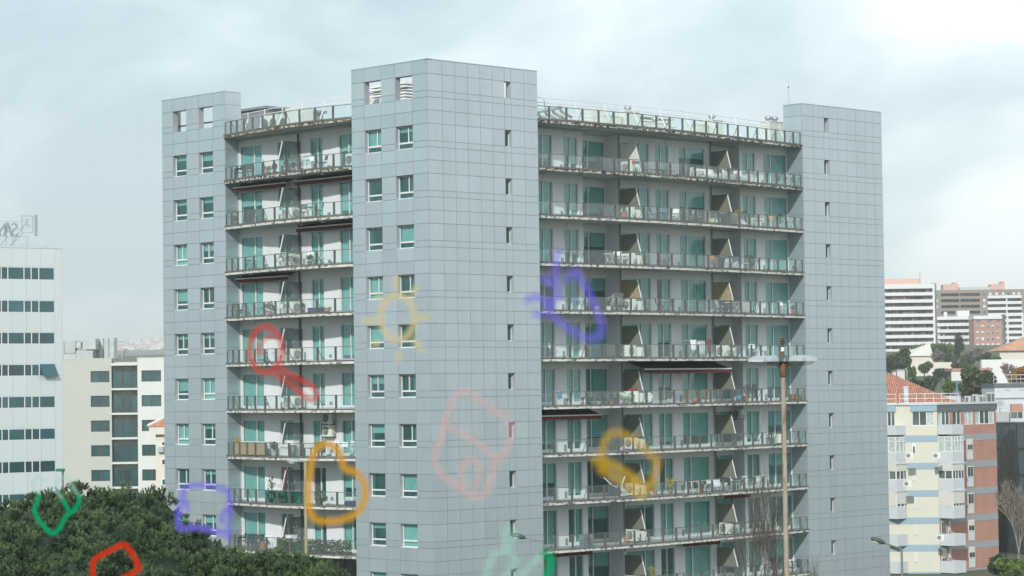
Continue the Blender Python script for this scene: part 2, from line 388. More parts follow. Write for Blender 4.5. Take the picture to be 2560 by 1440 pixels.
# --- tower windows
def tower_window(u0, u1, d, k, face='A'):
    """recessed window: frame with tall upper sash, narrow lower light, blind behind"""
    w = u1-u0; z1 = Z(k); H = 1.41; zb = z1-H
    def P(mb, a0, a1, e0, e1, zz0, zz1, m=None):    # a along u, e depth from face
        return mb.box(d+e0, d+e1, u0+a0, u0+a1, zb+zz0, zb+zz1, m)
    tr = 0.39
    f = MB(); e = (0.22, 0.29)
    P(f, 0, .06, *e, 0, H); P(f, w-.06, w, *e, 0, H); P(f, .06, w-.06, *e, H-.06, H); P(f, .06, w-.06, *e, 0, .06); P(f, .06, w-.06, *e, tr-.05, tr+.05)
    two = rnd.random() < 0.5
    mid = w*rnd.choice((.42, .55))
    if two: P(f, mid-.035, mid+.035, .215, .285, tr+.05, H-.06)
    P(f, 0, w, -0.02, .22, -0.03, 0.012)
    fr = f.build('window', 'frame', bld)
    for (a0, a1, q0, q1) in ([(.06, mid-.035, tr+.05, H-.06), (mid+.035, w-.06, tr+.05, H-.06)] if two else [(.06, w-.06, tr+.05, H-.06)]) + [(.06, w-.06, .06, tr-.05)]:
        P(MB(), a0, a1, .25, .26, q0, q1).build('pane', 'glass_window', fr)
    r = rnd.random(); drop = 0.0 if r < .18 else (H if r > .72 else rnd.choice((.35, .55, .8, .95)))
    if drop: P(MB(), .03, w-.03, .34, .352, max(0, H-drop), H).build('blind', 'blind' if rnd.random() < .75 else 'curtain', fr)
for k in range(1, 11):
    for ci in (1, 3):
        tower_window(CA[ci], CA[ci+1], 0.0, k)
        if k < 11: tower_window(LA[ci], LA[ci+1], LB, k)
def slot_window(u0, u1, d, k):
    z1 = Z(k); zb = z1-1.023; f = MB()
    f.box(u0, u0+.05, d+.2, d+.26, zb, z1); f.box(u1-.05, u1, d+.2, d+.26, zb, z1); f.box(u0+.05, u1-.05, d+.2, d+.26, zb, zb+.05); f.box(u0+.05, u1-.05, d+.2, d+.26, z1-.05, z1)
    fr = f.build('narrow_window', 'frame', bld)
    MB().box(u0+.05, u1-.05, d+.225, d+.235, zb+.05, z1-.05).build('pane', 'glass_window', fr)
for k in range(1, 11):
    slot_window(CB[6], CB[7], 0.0, k); slot_window(RB[2], RB[3], RA, k)
# rooms behind the tower windows
ro = MB()
def room(mb, x0, x1, y0, y1, z0, z1, open_side):
    t = .1
    if open_side != '-x': mb.box(x0, x0+t, y0, y1, z0, z1)
    if open_side != '+x': mb.box(x1-t, x1, y0, y1, z0, z1)
    if open_side != '-y': mb.box(x0+t, x1-t, y0, y0+t, z0, z1)
    if open_side != '+y': mb.box(x0+t, x1-t, y1-t, y1, z0, z1)
for k in range(1, 12):
    z = Z(k)+0.75
    ro.box(.41, 3.5, .45, 6.55, z-.2, z); ro.box(LB+.41, 4.5, 20.55, 26.7, z-.2, z)
ro.box(3.4, 3.5, .5, 6.5, 0, Z(.7)); ro.box(4.4, 4.5, 20.6, 26.7, 0, Z(.7))
ro.box(.45, 9.2, 1.9, 2.0, 0, Z(.7)); ro.box(37.2, 45.5, 2.2, 2.3, 0, Z(.7)); ro.box(.42, 3.4, 3.6, 3.7, 0, Z(.7)); ro.box(LB+.42, 4.4, 23.6, 23.7, 0, Z(.7))
ro.box(.9, 4.4, 26.5, 26.73, 0, Z(.7))
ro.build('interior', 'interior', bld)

# --- curved balconies
FR = [(9.36, .55), (12.3, .24), (14.6, .02), (17.2, -.10), (19.7, -.16), (22.7, -.07), (25.3, .07), (27.95, .28), (30.8, .54), (33.3, .76), (36.72, 1.06)]
FL = [(20.17, .52), (18.5, .22), (16.5, -.10), (14.5, -.34), (12.5, -.47), (10.5, -.42), (8.7, -.22), (6.95, .12)]
def interp(tab, u):
    t = sorted(tab)
    # smooth (Catmull-Rom) interpolation
    for i in range(len(t)-1):
        if u <= t[i+1][0] or i == len(t)-2:
            x0, y0 = t[i]; x1, y1 = t[i+1]; h = x1-x0; s = max(0, min(1, (u-x0)/h))
            m0 = (y1-t[i-1][1])/(x1-t[i-1][0])*h if i > 0 else (y1-y0); m1 = (t[i+2][1]-y0)/(t[i+2][0]-x0)*h if i < len(t)-2 else (y1-y0)
            return (2*s**3-3*s*s+1)*y0+(s**3-2*s*s+s)*m0+(-2*s**3+3*s*s)*y1+(s**3-s*s)*m1
fR = lambda b: interp(FR, b); fL = lambda a: interp(FL, a)
PB = [9.37, 10.78, 12.2, 13.53, 14.9, 16.25, 17.56, 18.88, 20.24, 21.6, 22.93, 24.21, 25.48, 26.73, 27.95, 29.14, 30.3, 31.42, 32.53, 33.67, 34.78, 35.84, 36.70]
PA = [20.16, 19.40, 18.60, 17.64, 16.56, 15.36, 14.06, 12.75, 11.40, 9.98, 8.48, 6.95]
ubR = np.linspace(9.34, 36.74, 60); ubL = np.linspace(20.19, 6.93, 36)
def slab(i, wing):
    zt = DZ(i); mb = MB()
    if wing == 'R': fp = [(b, fR(b)-.10) for b in ubR]; back = [(36.74, 3.5), (9.34, 3.5)]
    else: fp = [(fL(a)-.10, a) for a in ubL]; back = [(3.2, 6.93), (3.2, 20.19)]
    poly = [(p[0], p[1]) for p in fp] + back
    m = 'slab_rusty' if (wing == 'L' and i <= 0) else ('slab_worn' if i <= 1 else 'slab_edge')
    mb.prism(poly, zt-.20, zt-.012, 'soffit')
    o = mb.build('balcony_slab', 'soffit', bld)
    # the concrete edge and its metal trim, 3 mm proud of the slab
    e = MB()
    n = len(fp)
    def strip(off0, off1, z0, z1, m):
        vs = []
        for j, (x, y) in enumerate(fp):
            if wing == 'R': a, b = (x, y-off1), (x, y+off0)
            else: a, b = (x-off1, y), (x+off0, y)
            vs += [(a[0], a[1], z0), (a[0], a[1], z1), (b[0], b[1], z1), (b[0], b[1], z0)]
        fs = []
        for j in range(n-1):
            p = 4*j; q = p+4
            fs += [(p, q, q+1, p+1), (p+1, q+1, q+2, p+2), (p+2, q+2, q+3, p+3), (p+3, q+3, q, p)]
        fs += [(0, 1, 2, 3), (4*n-4, 4*n-3, 4*n-2, 4*n-1)]
        e.add(vs, fs, m)
    strip(0.0, .045, zt-.235, zt-.075, m)
    strip(0.0, .075, zt-.072, zt+.012, 'rail')
    e.build('slab_edge', m, o)
    return o
for i in range(0, 11): slab(i, 'R')
for i in range(0, 10): slab(i, 'L')
# floors' rooms between the slabs
glasspanes = Bank('glass_pane', 'glass_rail', bld)
RAILH = 0.84
def railing(i, wing, special=None):
    z = DZ(i); mb = MB(); P = PB if wing == 'R' else PA; f = fR if wing == 'R' else fL
    pts = [(u, f(u)) if wing == 'R' else (f(u), u) for u in P]
    fine = [(u, f(u)) if wing == 'R' else (f(u), u) for u in (ubR if wing == 'R' else ubL)]
    inn = (0, 1) if wing == 'R' else (1, 0)
    for h, r in ((RAILH, .028), (0.055, .02)):
        mb.path([(x, y, z+h) for x, y in fine], r, 4)
    for j, (x, y) in enumerate(pts):
        dx, dy = (.055, 0) if wing == 'R' else (0, .055)
        for s in ((-1, 1) if 0 < j < len(pts)-1 else (0,)):
            cx, cy = x+dx*s, y+dy*s
            w, t = (.024, .03) if wing == 'R' else (.03, .024)
            mb.box(cx-w, cx+w, cy-t, cy+t, z-.02, z+RAILH-.02)
        if j % 2 == 1 or (wing == 'L' and j % 2 == 1):
            mb.tube((x+inn[0]*.03, y+inn[1]*.03, z+RAILH-.05), (x+inn[0]*.42, y+inn[1]*.42, z+.0), .022, n=4)
    o = mb.build('railing', 'rail', bld)
    for j in range(len(pts)-1):
        (x0, y0), (x1, y1) = pts[j], pts[j+1]; L = math.hypot(x1-x0, y1-y0); a = math.atan2(y1-y0, x1-x0)
        m = special(j) if special else None
        ux, uy = (x1-x0)/L, (y1-y0)/L
        g_ = .09
        glasspanes.add((L-2*g_, .012, RAILH-.10), (x0+ux*g_, y0+uy*g_, z+.075), o, a, 1.0 if i < 9 else .5, m)
def spL(i):
    if i == 7: return lambda j: 'bamboo' if 1 <= j <= 4 else None
    if i == 8: return lambda j: 'glass_green' if 5 <= j <= 7 else None
    if i == 2: return lambda j: 'glass_grey' if j == 3 else None
    return None
for i in range(0, 11): railing(i, 'R')
for i in range(0, 10): railing(i, 'L', spL(i))
glasspanes.flush()

# --- back walls of the balconies
AW = 2.30; BW = 1.60
holesR = [(10.6, 12.95), (13.99, 15.32), (19.40, 22.19), (22.78, 24.16), (25.18, 27.87), (31.83, 33.22), (34.12, 36.72)]
mullR = [12.08, 14.62, 21.25, 23.38, 25.97, 32.42, 34.93]
holesL = [(17.75, 20.05), (14.82, 16.13), (11.63, 12.90), (7.9, 10.05)]
mullL = [18.57, 15.5, 12.14, 9.13]
HEADR, HEADL = 0.90, 0.92
def wing_wall(wing):
    mb = MB(); n = 10 if wing == 'R' else 9
    segs = [(9.34, 15.77), (19.11, 28.42), (31.51, 36.75)] if wing == 'R' else [(6.93, 20.19)]
    holes = holesR if wing == 'R' else holesL; head = HEADR if wing == 'R' else HEADL; d = AW if wing == 'R' else BW
    def B(u0, u1, d0, d1, z0, z1, m=None):
        if u1-u0 < .005: return
        if wing == 'R': mb.box(u0, u1, d0, d1, z0, z1, m)
        else: mb.box(d0, d1, u0, u1, z0, z1, m)
    for j in range(n):
        zt, zb, zh = DZ(j)-.202, DZ(j+1)-.01, Z(j+head)
        for (s0, s1) in segs:
            hs = sorted([h for h in holes if s0-.01 <= h[0] and h[1] <= s1+.01]); u = s0
            for (h0, h1) in hs:
                B(u, h0, d, d+.3, zb, zt); B(h0, h1, d, d+.3, zh, zt); u = h1
            B(u, s1, d, d+.3, zb, zt)
        if wing == 'R':
            B(15.47, 15.77, AW+.3, 3.73, zb, zt); B(19.11, 19.41-.02, AW+.3, 3.73, zb, zt)
            B(28.12+.02, 28.42, AW+.3, 3.55, zb, zt); B(31.51, 31.81, AW+.3, 3.55, zb, zt)
            B(15.77, 19.11, 3.43, 3.73, Z(j+head), zt); B(28.42, 31.51, 3.25, 3.55, Z(j+head), zt)
    return mb.build('wall', 'plaster', bld)
wing_wall('R'); wing_wall('L')
rm = MB()
for j in range(0, 10):
    zt, zb = DZ(j)-.202, DZ(j+1)-.01
    rm.box(9.4, 36.7, 3.52, 5.6, zb-.19, zb)                                  # room floors beyond the slab
    for u in (12.99, 15.4, 19.25, 22.5, 24.7, 28.2, 31.6, 33.6): rm.box(u, u+.12, 3.75 if 15 < u < 19.2 else 2.62, 5.55, zb, zt)
    if j < 9:
        rm.box(3.22, 6.1, 6.95, 20.2, zb-.19, zb)
        for u in (10.8, 13.9, 17.0, 20.06): rm.box(1.92, 6.1, u, u+.1, zb, zt)
rm.box(9.4, 36.7, 5.55, 5.6, 0, DZ(0)-.4); rm.box(6.1, 6.15, 6.95, 20.2, 0, DZ(0)-.4)
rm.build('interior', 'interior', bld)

# --- sliding doors
doorcache = {}
def door(wing, h0, h1, mull, j, d, style, head):
    """aluminium sliding door; parts: pane x2, blind or curtain"""
    w = h1-h0; zb = DZ(j+1)-.01; H = Z(j+head)-zb; sill = .13 if j < 5 else .2
    def P(mb, a0, a1, e0, e1, q0, q1, m=None):
        if wing == 'R': return mb.box(h0+a0, h0+a1, d+e0, d+e1, q0, q1, m)
        return mb.box(d+e0, d+e1, h0+a0, h0+a1, q0, q1, m)
    key = (wing, h0, d, sill, round(H, 2))
    if key not in doorcache:
        f = MB(); e = (.05, .13); mu = mull-h0
        P(f, 0, .05, *e, 0, H); P(f, w-.05, w, *e, 0, H); P(f, .05, w-.05, *e, H-.06, H); P(f, .05, w-.05, .03, .14, 0, sill)
        P(f, mu-.04, mu+.04, .035, .145, sill, H-.06)
        doorcache[key] = f.mesh('sliding_door', 'frame')
    fr = link('sliding_door', doorcache[key], bld, (0, 0, zb)); mu = mull-h0
    for n_, (a0, a1, ee) in enumerate(((.05, mu-.04, .075), (mu+.04, w-.05, .10))):
        k2 = key + ('p', n_)
        if k2 not in doorcache: doorcache[k2] = P(MB(), a0, a1, ee, ee+.01, sill, H-.06).mesh('pane', 'glass_window')
        link('pane', doorcache[k2], fr)
    def blind(a0, a1, frac, m='blind'):
        P(MB(), a0, a1, .20, .215, sill+(H-sill)*(1-frac), H-.02).build('blind', m, fr)
    def curtain(a0, a1, m='curtain', q0=None):
        n = max(8, int((a1-a0)/.06)); ph = rnd.random()*6; vs = []
        for i in range(n+1):
            a = a0+(a1-a0)*i/n; e_ = .24+.035*math.sin(i*1.9+ph)+.012*math.sin(i*.7)
            for q in (sill*.3 if q0 is None else q0, H-.03):
                vs.append((h0+a, d+e_, q) if wing == 'R' else (d+e_, h0+a, q))
        MB().add(vs, [(2*i, 2*i+2, 2*i+3, 2*i+1) for i in range(n)]).build('curtain', m, fr)
    if style == 'B': blind(.03, w-.03, 1.0)
    elif style[0] == 'b': blind(.03, w-.03, float(style[1:]))
    elif style == 'c': curtain(.05, w-.05)
    elif style == 'l': curtain(.05, w*.45); blind(.03, w-.03, .12)
    elif style == 'r': curtain(w*.5, w-.05)
    elif style == 'k': curtain(w*.55, w-.05, 'red_curtain')
    elif style == 'h': blind(mu, w-.03, .95)
    elif style == 'g': blind(.03, mu, .6)
    return fr
stR = [  # per floor: D1 D2 D3 D4 W5 D6 W7  (+ recess 1, recess 2)
    'b.7 b.8 b.9 b.75 b.35 b.85 c b.6 b.3', 'B B B b.95 b.5 b.6 B b.8 b.6', 'B b.7 b.9 b.8 c b.55 b.95 b.45 b.4', 'b.35 B b.9 h c b.9 B b.4 b.5',
    'b.75 c b.8 b.6 B b.8 B B b.5', 'c B B b.6 B b.55 b.65 c o', 'b.85 b.8 h b.9 b.75 b.9 b.5 b.7 b.4', 'b.6 b.95 b.5 r b.8 c b.4 o b.5',
    'r r l B c b.9 l b.4 b.5', 'b.7 o b.9 o B b.8 b.6 b.45 b.85']
stL = ['B b.7 b.5 b.5', 'b.45 b.8 b.95 b.85', 'B c b.8 c', 'B b.85 b.9 B', 'b.95 b.5 b.95 b.9', 'B b.8 b.95 c', 'b.95 b.6 b.7 c', 'B l k b.6', 'b.7 b.5 h h']
for j in range(10):
    st = stR[j].split()
    for (h0, h1), mu, s in zip(holesR, mullR, st): door('R', h0, h1, mu, j, AW, s, HEADR)
    door('R', 15.79, 19.09, 17.45, j, 3.43, st[7], HEADR); door('R', 28.44, 31.49, 30.0, j, 3.25, st[8], HEADR)
for j in range(9):
    for (h0, h1), mu, s in zip(holesL, mullL, stL[j].split()): door('L', h0, h1, mu, j, BW, s, HEADL)

# --- privacy screens, downpipes, small wall vents, ceiling lamps, awnings
def screen(u, wing, j, m='screen'):
    z1, z0 = Z(j+.985), Z(j+1.40)
    if wing == 'R':
        B = lambda y, z: (u, y, z); back, ft, fb = AW-.02, .82, .46; dd = (.03, 0, 0)
    else:
        B = lambda y, z: (y, u, z); back, ft, fb = BW-.02, .12, -.22; dd = (0, .03, 0)
    o = MB().extr([B(back, z0), B(fb, z0), B(ft, z1), B(back, z1)], dd).build('privacy_screen', m, bld)
    f = MB(); q = Vector(dd)*.5
    for a, b in (((back, z1), (ft, z1)), ((back, z0), (fb, z0)), ((back, z0), (back, z1))): f.tube(Vector(B(*a))+q, Vector(B(*b))+q, .022, n=4)
    f.build('screen_frame', 'rail', o)
    f = MB(); f.tube(Vector(B(fb, z0))+q, Vector(B(ft, z1))+q, .035, n=4); f.build('screen_bar', 'rail_white', o)
for j in range(10):
    screen(19.2, 'R', j, 'bamboo' if j in (3,) else ('offwhite' if j == 0 else 'screen')); screen(28.42, 'R', j, 'bamboo' if j == 3 else 'screen')
for j in range(9): screen(13.8, 'L', j, 'glass_grey')
for x, y, z0 in ((19.14, AW-.09, Z(9.9)), (28.36, AW-.09, Z(9.9))): MB().tube((x, y, z0), (x, y, DZ(0)-.2), .055, n=8).build('downpipe', 'grey', bld)
MB().tube((BW-.09, 13.95, Z(9.6)), (BW-.09, 13.95, DZ(0)-.2), .055, n=8).build('downpipe', 'frame_dark', bld)
vent = MB().box(0, .2, -.03, 0, 0, .42).mesh('wall_vent', 'grey')
for j in range(10):
    for u in (13.65, 24.9, 33.85):
        link('wall_vent', vent, bld, (u, AW-.004, DZ(j+1)+.05))
ventL = MB().box(-.03, 0, 0, .28, 0, .2).mesh('wall_vent', 'grey')
for j in range(9):
    for u in (17.3, 10.9): link('wall_vent', ventL, bld, (BW-.004, u, DZ(j+1)+.22))
lamp = MB().lathe([(.0, -.10), (.12, -.08), (.17, 0), (.17, .01)], 12).mesh('ceiling_lamp', 'offwhite')
for j in range(10):
    for u in (14.7, 23.2, 32.6): link('ceiling_lamp', lamp, bld, (u, 1.2, DZ(j)-.215))
    if j < 9:
        for u in (17.6, 10.4): link('ceiling_lamp', lamp, bld, (.5, u, DZ(j)-.215))
def awning(wing, u0, u1, j, d0, d1, drop=.5):
    """retractable awning: fabric from under the slab out to a front bar with a valance"""
    z1 = DZ(j)-.24; z0 = z1-drop; t = .02
    if wing == 'R': V = lambda u, d, z: (u, d, z)
    else: V = lambda u, d, z: (d, u, z)
    o = MB().extr([V(u0, d1, z1), V(u1, d1, z1), V(u1, d0, z0), V(u0, d0, z0)], (0, 0, t)).build('awning', 'awning_under', bld)
    MB().tube(V(u0-.03, d0, z0), V(u1+.03, d0, z0), .045, n=6).build('front_bar', 'rail_white', o)
    n = 40; vs = []
    for i in range(n+1):
        u = u0+(u1-u0)*i/n
        for q in (z0-.03, z0-.26): vs.append(V(u, d0+.012*math.sin(i*1.7), q))
    MB().add(vs, [(2*i, 2*i+2, 2*i+3, 2*i+1) for i in range(n)]).build('valance', 'awning', o)
awning('R', 19.5, 28.2, 5, .55, 2.2, .52); awning('R', 9.45, 15.7, 6, .9, 2.2, .42); awning('R', 9.45, 15.6, 9, 1.75, 2.2, .12); awning('R', 24.3, 28.1, 9, 1.7, 2.2, .12)
awning('R', 28.6, 31.4, 8, 1.7, 2.3, .1)
awning('L', 14.4, 19.8, 1, .85, 1.5, .25); awning('L', 7.2, 13.5, 1, .85, 1.5, .25); awning('L', 7.2, 13.4, 2, .85, 1.5, .25); awning('L', 14.3, 19.6, 3, .85, 1.5, .25)
# --- ground storeys under the left balconies: dark glazing
g_ = MB()
for a in np.linspace(6.95, 20.2, 7)[:-1]:
    MB().box(1.0, 1.03, a+.04, a+2.14, .3, DZ(9)-.25).build('lobby_glass', 'glass_lobby', bld)
    g_.box(.96, 1.06, a-.04, a+.04, 0, DZ(9)-.22)
g_.box(.96, 1.06, 6.93, 20.2, 6.2, 6.3); g_.build('lobby_mullions', 'frame_dark', bld)
MB().box(1.2, 6.0, 6.95, 20.2, 0.2, .3).build('lobby_floor', 'interior', bld)
MB().box(1.3, 1.35, 6.95, 20.2, .3, DZ(9)-.25).build('lobby_back', 'black_teal', bld)
panels.flush()

# --- on the roof
mb = MB(); zd = DZ(0)
offs = [(u, fR(u)+1.35) for u in np.linspace(9.4, 37.5, 40)]
for h in (1.55, 1.25): mb.path([(x, y, zd+h) for x, y in offs], .025, 5)
for u in (11.6, 14.2, 16.8, 19.5, 22.2, 25.0, 27.8, 30.6, 33.4, 36.0):
    y = fR(u)+1.35; mb.tube((u, y, zd+1.6), (u, y-.12, zd+.9), .03, n=4); mb.tube((u, y-.05, zd+1.1), (u+.1, y-.6, zd), .05, n=4)
mb.build('roof_handrail', 'rail_white', bld)
mb = MB(); offs = [(fL(a)+1.55, a) for a in np.linspace(21.2, 7.0, 30)]
for h in (1.50, 1.20): mb.path([(x, y, zd+h) for x, y in offs], .025, 5)
for u in (19.6, 17.4, 15.2, 13.0, 10.8, 8.6):
    x = fL(u)+1.55; mb.tube((x, u, zd+1.55), (x, u, zd+.9), .03, n=4); mb.tube((x, u, zd+1.1), (x-.6, u-.1, zd), .045, n=4)
mb.build('roof_handrail', 'rail_white', bld)
def chimney(b, a, w, h, n):
    o = MB().box(b, b+w, a, a+.9, zd, zd+h).box(b-.04, b+w+.04, a-.04, a+.94, zd+h, zd+h+.08).build('chimney', 'offwhite', bld)
    for i in range(n):
        cxx = b+w*(i+.5)/n
        MB().lathe([(.15, 0), (.15, .12), (.24, .16), (.26, .28), (.2, .38), (.0, .43)], 14, (cxx, a+.45, zd+h+.081)).build('chimney_cowl', 'steel', o, smooth=True)
chimney(22.9, 5, 1.4, 1.75, 1); chimney(31.7, 5, 1.3, 1.75, 1); chimney(37.0, 4, 1.45, 1.9, 2); chimney(30.3, 5.1, 1.2, 1.35, 0); chimney(25.9, 5.0, .9, 1.15, 1); chimney(27.2, 5.0, .8, 1.0, 1); chimney(20.9, 5.2, 1.8, 1.35, 0)
o = MB().box(24.5, 29.3, 6.5, 8.5, zd, zd+1.2).build('plant_housing', 'offwhite', bld)
for q in range(6): MB().box(24.4, 29.35, 6.36, 6.47, zd+.35+q*.22, zd+.47+q*.22).build('louvre', 'white', o)
MB().box(24.3, 29.45, 6.3, 8.6, zd+1.72, zd+1.80).build('plant_roof', 'offwhite', o)
o = MB().box(16.5, 20.3, 6.0, 8.0, zd, zd+1.0).build('plant_housing', 'galv', bld)
for q in range(5): MB().box(16.4, 20.35, 5.86, 5.97, zd+.3+q*.24, zd+.42+q*.24).build('louvre', 'white', o)
mb = MB()
for q in range(7):
    z = zd+.35+.14*q; x = 10.2+q*.7; mb.path([(x, 4.2, z), (x+1.5, 4.4, z+.3), (x+2.4, 5.2, z+.2), (x+3.4, 5.2, z-.15)], .11, 8)
mb.build('roof_ducts', 'steel', bld, smooth=True)
o = MB().box(20.9, 22.1, 6.0, 7.2, zd, zd+2.0).build('water_tank', 'offwhite', bld)
# left wing roof: grey plant room, twin-fan unit, white box
o = MB().box(5, 10, 21.4, 26.0, zd, zd+2.2).build('plant_room', 'grey', bld); MB().box(4.8, 10.2, 21.2, 26.2, zd+2.2, zd+2.36).build('plant_roof', 'grey', o)
o = MB().box(3.0, 3.8, 17.8, 19.6, zd+.15, zd+1.35).build('condenser', 'offwhite', bld)
for q in (18.25, 19.1): MB().lathe([(.0, 0), (.32, 0), (.34, .04), (.0, .05)], 16).build('fan', 'ac_dark', o).matrix_local = Matrix.Translation((2.99, q, zd+.8)) @ Matrix.Rotation(-math.pi/2, 4, 'Y')
for q in (18.5, ): MB().lathe([(.0, 0), (.3, 0), (.32, .04), (.0, .05)], 16).build('fan', 'ac_dark', o).matrix_local = Matrix.Translation((3.4, 17.79, zd+.8)) @ Matrix.Rotation(math.pi/2, 4, 'X')
MB().box(3.0, 4.2, 15.6, 17.0, zd, zd+1.65).build('roof_cabinet', 'offwhite', bld)
MB().box(3.2, 4.4, 7.4, 8.8, zd, zd+1.5).build('roof_cabinet', 'offwhite', bld)
# louvred cooling tower seen through the top openings
o = MB().box(5.2, 8.2, 7.7, 10.9, zd, zd+1.1).build('cooling_tower', 'white', bld)
for q in range(8): MB().box(5.05, 8.35, 7.55, 11.05, zd+1.15+q*.2, zd+1.25+q*.2).build('louvre', 'white', o)
MB().box(5.3, 8.1, 7.8, 10.8, zd+1.1, zd+2.75).build('fan_housing', 'offwhite', o)
# top opening rails
MB().tube((LB+1.2, 20.5, Z(.28)), (LB+1.2, 26.7, Z(.28)), .05, n=6).build('opening_rail', 'frame_dark', bld)
MB().tube((.8, .5, Z(.2)), (.8, 6.6, Z(.2)), .03, n=6).build('opening_rail', 'frame_dark', bld)
# lightning rod
o = MB().tube((37.3, RA+1.6, Z(-.28)), (37.3, RA+1.6, Z(-.28)+1.9), .022, .012, 6).build('lightning_rod', 'steel', bld)
MB().ball((37.3, RA+1.6, Z(-.28)+1.35), .07).build('rod_ball', 'grey', o)

# ================================================================== things on the balconies
NTH = ['top', 'second', 'third', 'fourth', 'fifth', 'sixth', 'seventh', 'eighth', 'ninth', 'tenth']
def where(wing, j): return '%s balcony %s from top' % (wing_word[wing], NTH[j]) if j else 'top %s balcony' % wing_word[wing]
wing_word = {'R': 'right-hand', 'L': 'left-hand'}
def bal(wing, u, d, j, turn=0.0, dz=0.0):
    """location and heading on balcony j: u along the facade, d metres out from the back wall"""
    if d > 0: d = min(d, (AW-fR(u) if wing == 'R' else BW-fL(u))-.36)
    if wing == 'R': P = W(AW-d, u, DZ(j+1)+dz); return P, THETA + turn
    P = W(u, BW-d, DZ(j+1)+dz); return P, THETA - math.pi/2 + turn      # local +x runs along the facade, -y looks out
USED = set()
def put(name, desc, cat, wing, u, d, j, turn=0.0, dz=0.0, group=None, extra=None):
    P, rz = bal(wing, u, d, j, turn, dz)
    lab = '%s, %s%s' % (desc, where(wing, j), (', ' + extra) if extra else '')
    assert lab not in USED, lab
    USED.add(lab)
    return thing(name, lab, cat, P, rz, group)
def ac(wing, u, d, j, turn, desc='white air-conditioning unit', extra=None, dz=0.0, small=False):
    t = put('air_conditioner', desc, 'air conditioner', wing, u, d, j, turn, dz, 'outdoor air-conditioning units', extra)
    w, dp, h = (.80, .30, .62) if small else (.90, .34, .74)
    MB().box(-w/2, w/2, -dp/2, dp/2, .08, h+.08).build('casing', 'ac', t, bevel=.012)
    f = MB().lathe([(.0, -.006), (.25, -.006), (.27, .0), (.27, .02), (.0, .02)], 18).build('fan', 'ac_dark', t)
    f.matrix_local = Matrix.Translation((-.12, -dp/2-.012, h/2+.08)) @ Matrix.Rotation(math.pi/2, 4, 'X')
    g2 = MB()
    for q in range(5): g2.path([(-.12+(.05+.05*q)*math.cos(a), -dp/2-.03, h/2+.08+(.05+.05*q)*math.sin(a)) for a in np.linspace(0, 2*math.pi, 13)], .006, 3)
    g2.tube((-.39, -dp/2-.03, h/2+.08), (.15, -dp/2-.03, h/2+.08), .007, n=3).tube((-.12, -dp/2-.03, h/2-.19), (-.12, -dp/2-.03, h/2+.35), .007, n=3)
    g2.build('fan_grille', 'ac', t)
    MB().box(-w/2+.05, -w/2+.12, -dp/2-.02, dp/2+.02, 0, .08).build('foot', 'ac_dark', t); MB().box(w/2-.12, w/2-.05, -dp/2-.02, dp/2+.02, 0, .08).build('foot', 'ac_dark', t)
    MB().path([(w/2+.01, .02, .30), (w/2+.07, .02, .28), (w/2+.07, .05, .12), (w/2+.05, .12, .05)], .018, 5).path([(w/2+.01, -.05, .38), (w/2+.05, -.05, .36), (w/2+.06, .0, .15)], .014, 5).build('pipe', 'ac_dark', t)
    return t
def chair(wing, u, d, j, turn, m, desc, extra=None, fold=False):
    t = put('chair', desc, 'chair', wing, u, d, j, turn, 0, 'chairs out on the balconies', extra)
    MB().box(-.22, .22, -.22, .22, .42, .46).build('seat', m, t)
    MB().extr([(-.21, .2, .62), (.21, .2, .62), (.21, .28, .92), (-.21, .28, .92)], (0, .025, 0)).build('backrest', m, t)
    if fold:
        for x in (-.22, .2): MB().tube((x, -.25, 0), (x, .22, .62), .014, n=4).tube((x+.02, .25, 0), (x+.02, -.2, .44), .014, n=4).tube((x, .22, .62), (x, .29, .92), .014, n=4).build('leg', m, t)
    else:
        for x in (-.2, .2):
            MB().tube((x, -.2, 0), (x, -.2, .44), .018, n=5).build('leg', m, t); MB().tube((x, .24, 0), (x, .2, .44), .018, n=5).tube((x, .2, .44), (x, .27, .9), .016, n=5).build('leg', m, t)
        for x in (-.24, .24): MB().tube((x, -.2, .66), (x, .22, .66), .018, n=4).tube((x, -.2, .66), (x, -.2, .44), .014, n=4).build('armrest', m, t)
    return t
def table(wing, u, d, j, m, desc, w=.9, dp=.6, h=.72, turn=0, extra=None, xleg=False):
    t = put('table', desc, 'table', wing, u, d, j, turn, 0, 'tables out on the balconies', extra)
    MB().box(-w/2, w/2, -dp/2, dp/2, h-.035, h).build('tabletop', m, t)
    if xleg:
        for y in (-dp/2+.05, dp/2-.05): MB().tube((-w/2+.08, y, 0), (w/2-.08, y, h-.04), .018, n=5).tube((w/2-.08, y, 0), (-w/2+.08, y, h-.04), .018, n=5).build('leg', m, t)
    else:
        for x in (-w/2+.05, w/2-.05):
            for y in (-dp/2+.05, dp/2-.05): MB().box(x-.025, x+.025, y-.025, y+.025, 0, h-.035).build('leg', m, t)
    return t
def leaves(mb, c, rx, rz_, n, size, up=0.0, m=None):
    for _ in range(n):
        a, b_ = rnd.random()*6.283, math.acos(rnd.uniform(-1, 1)); r = rnd.random()**.4
        p = Vector(c) + Vector((math.cos(a)*math.sin(b_)*rx*r, math.sin(a)*math.sin(b_)*rx*r, math.cos(b_)*rz_*r))
        d = Vector((rnd.uniform(-1, 1), rnd.uniform(-1, 1), rnd.uniform(-.6, 1)+up)).normalized(); s_ = d.orthogonal().normalized()*size*.3; q = p + d*size
        mb.add([p-s_*.3, p+d*size*.5-s_, q, p+d*size*.5+s_], [(0, 1, 2, 3)], m)
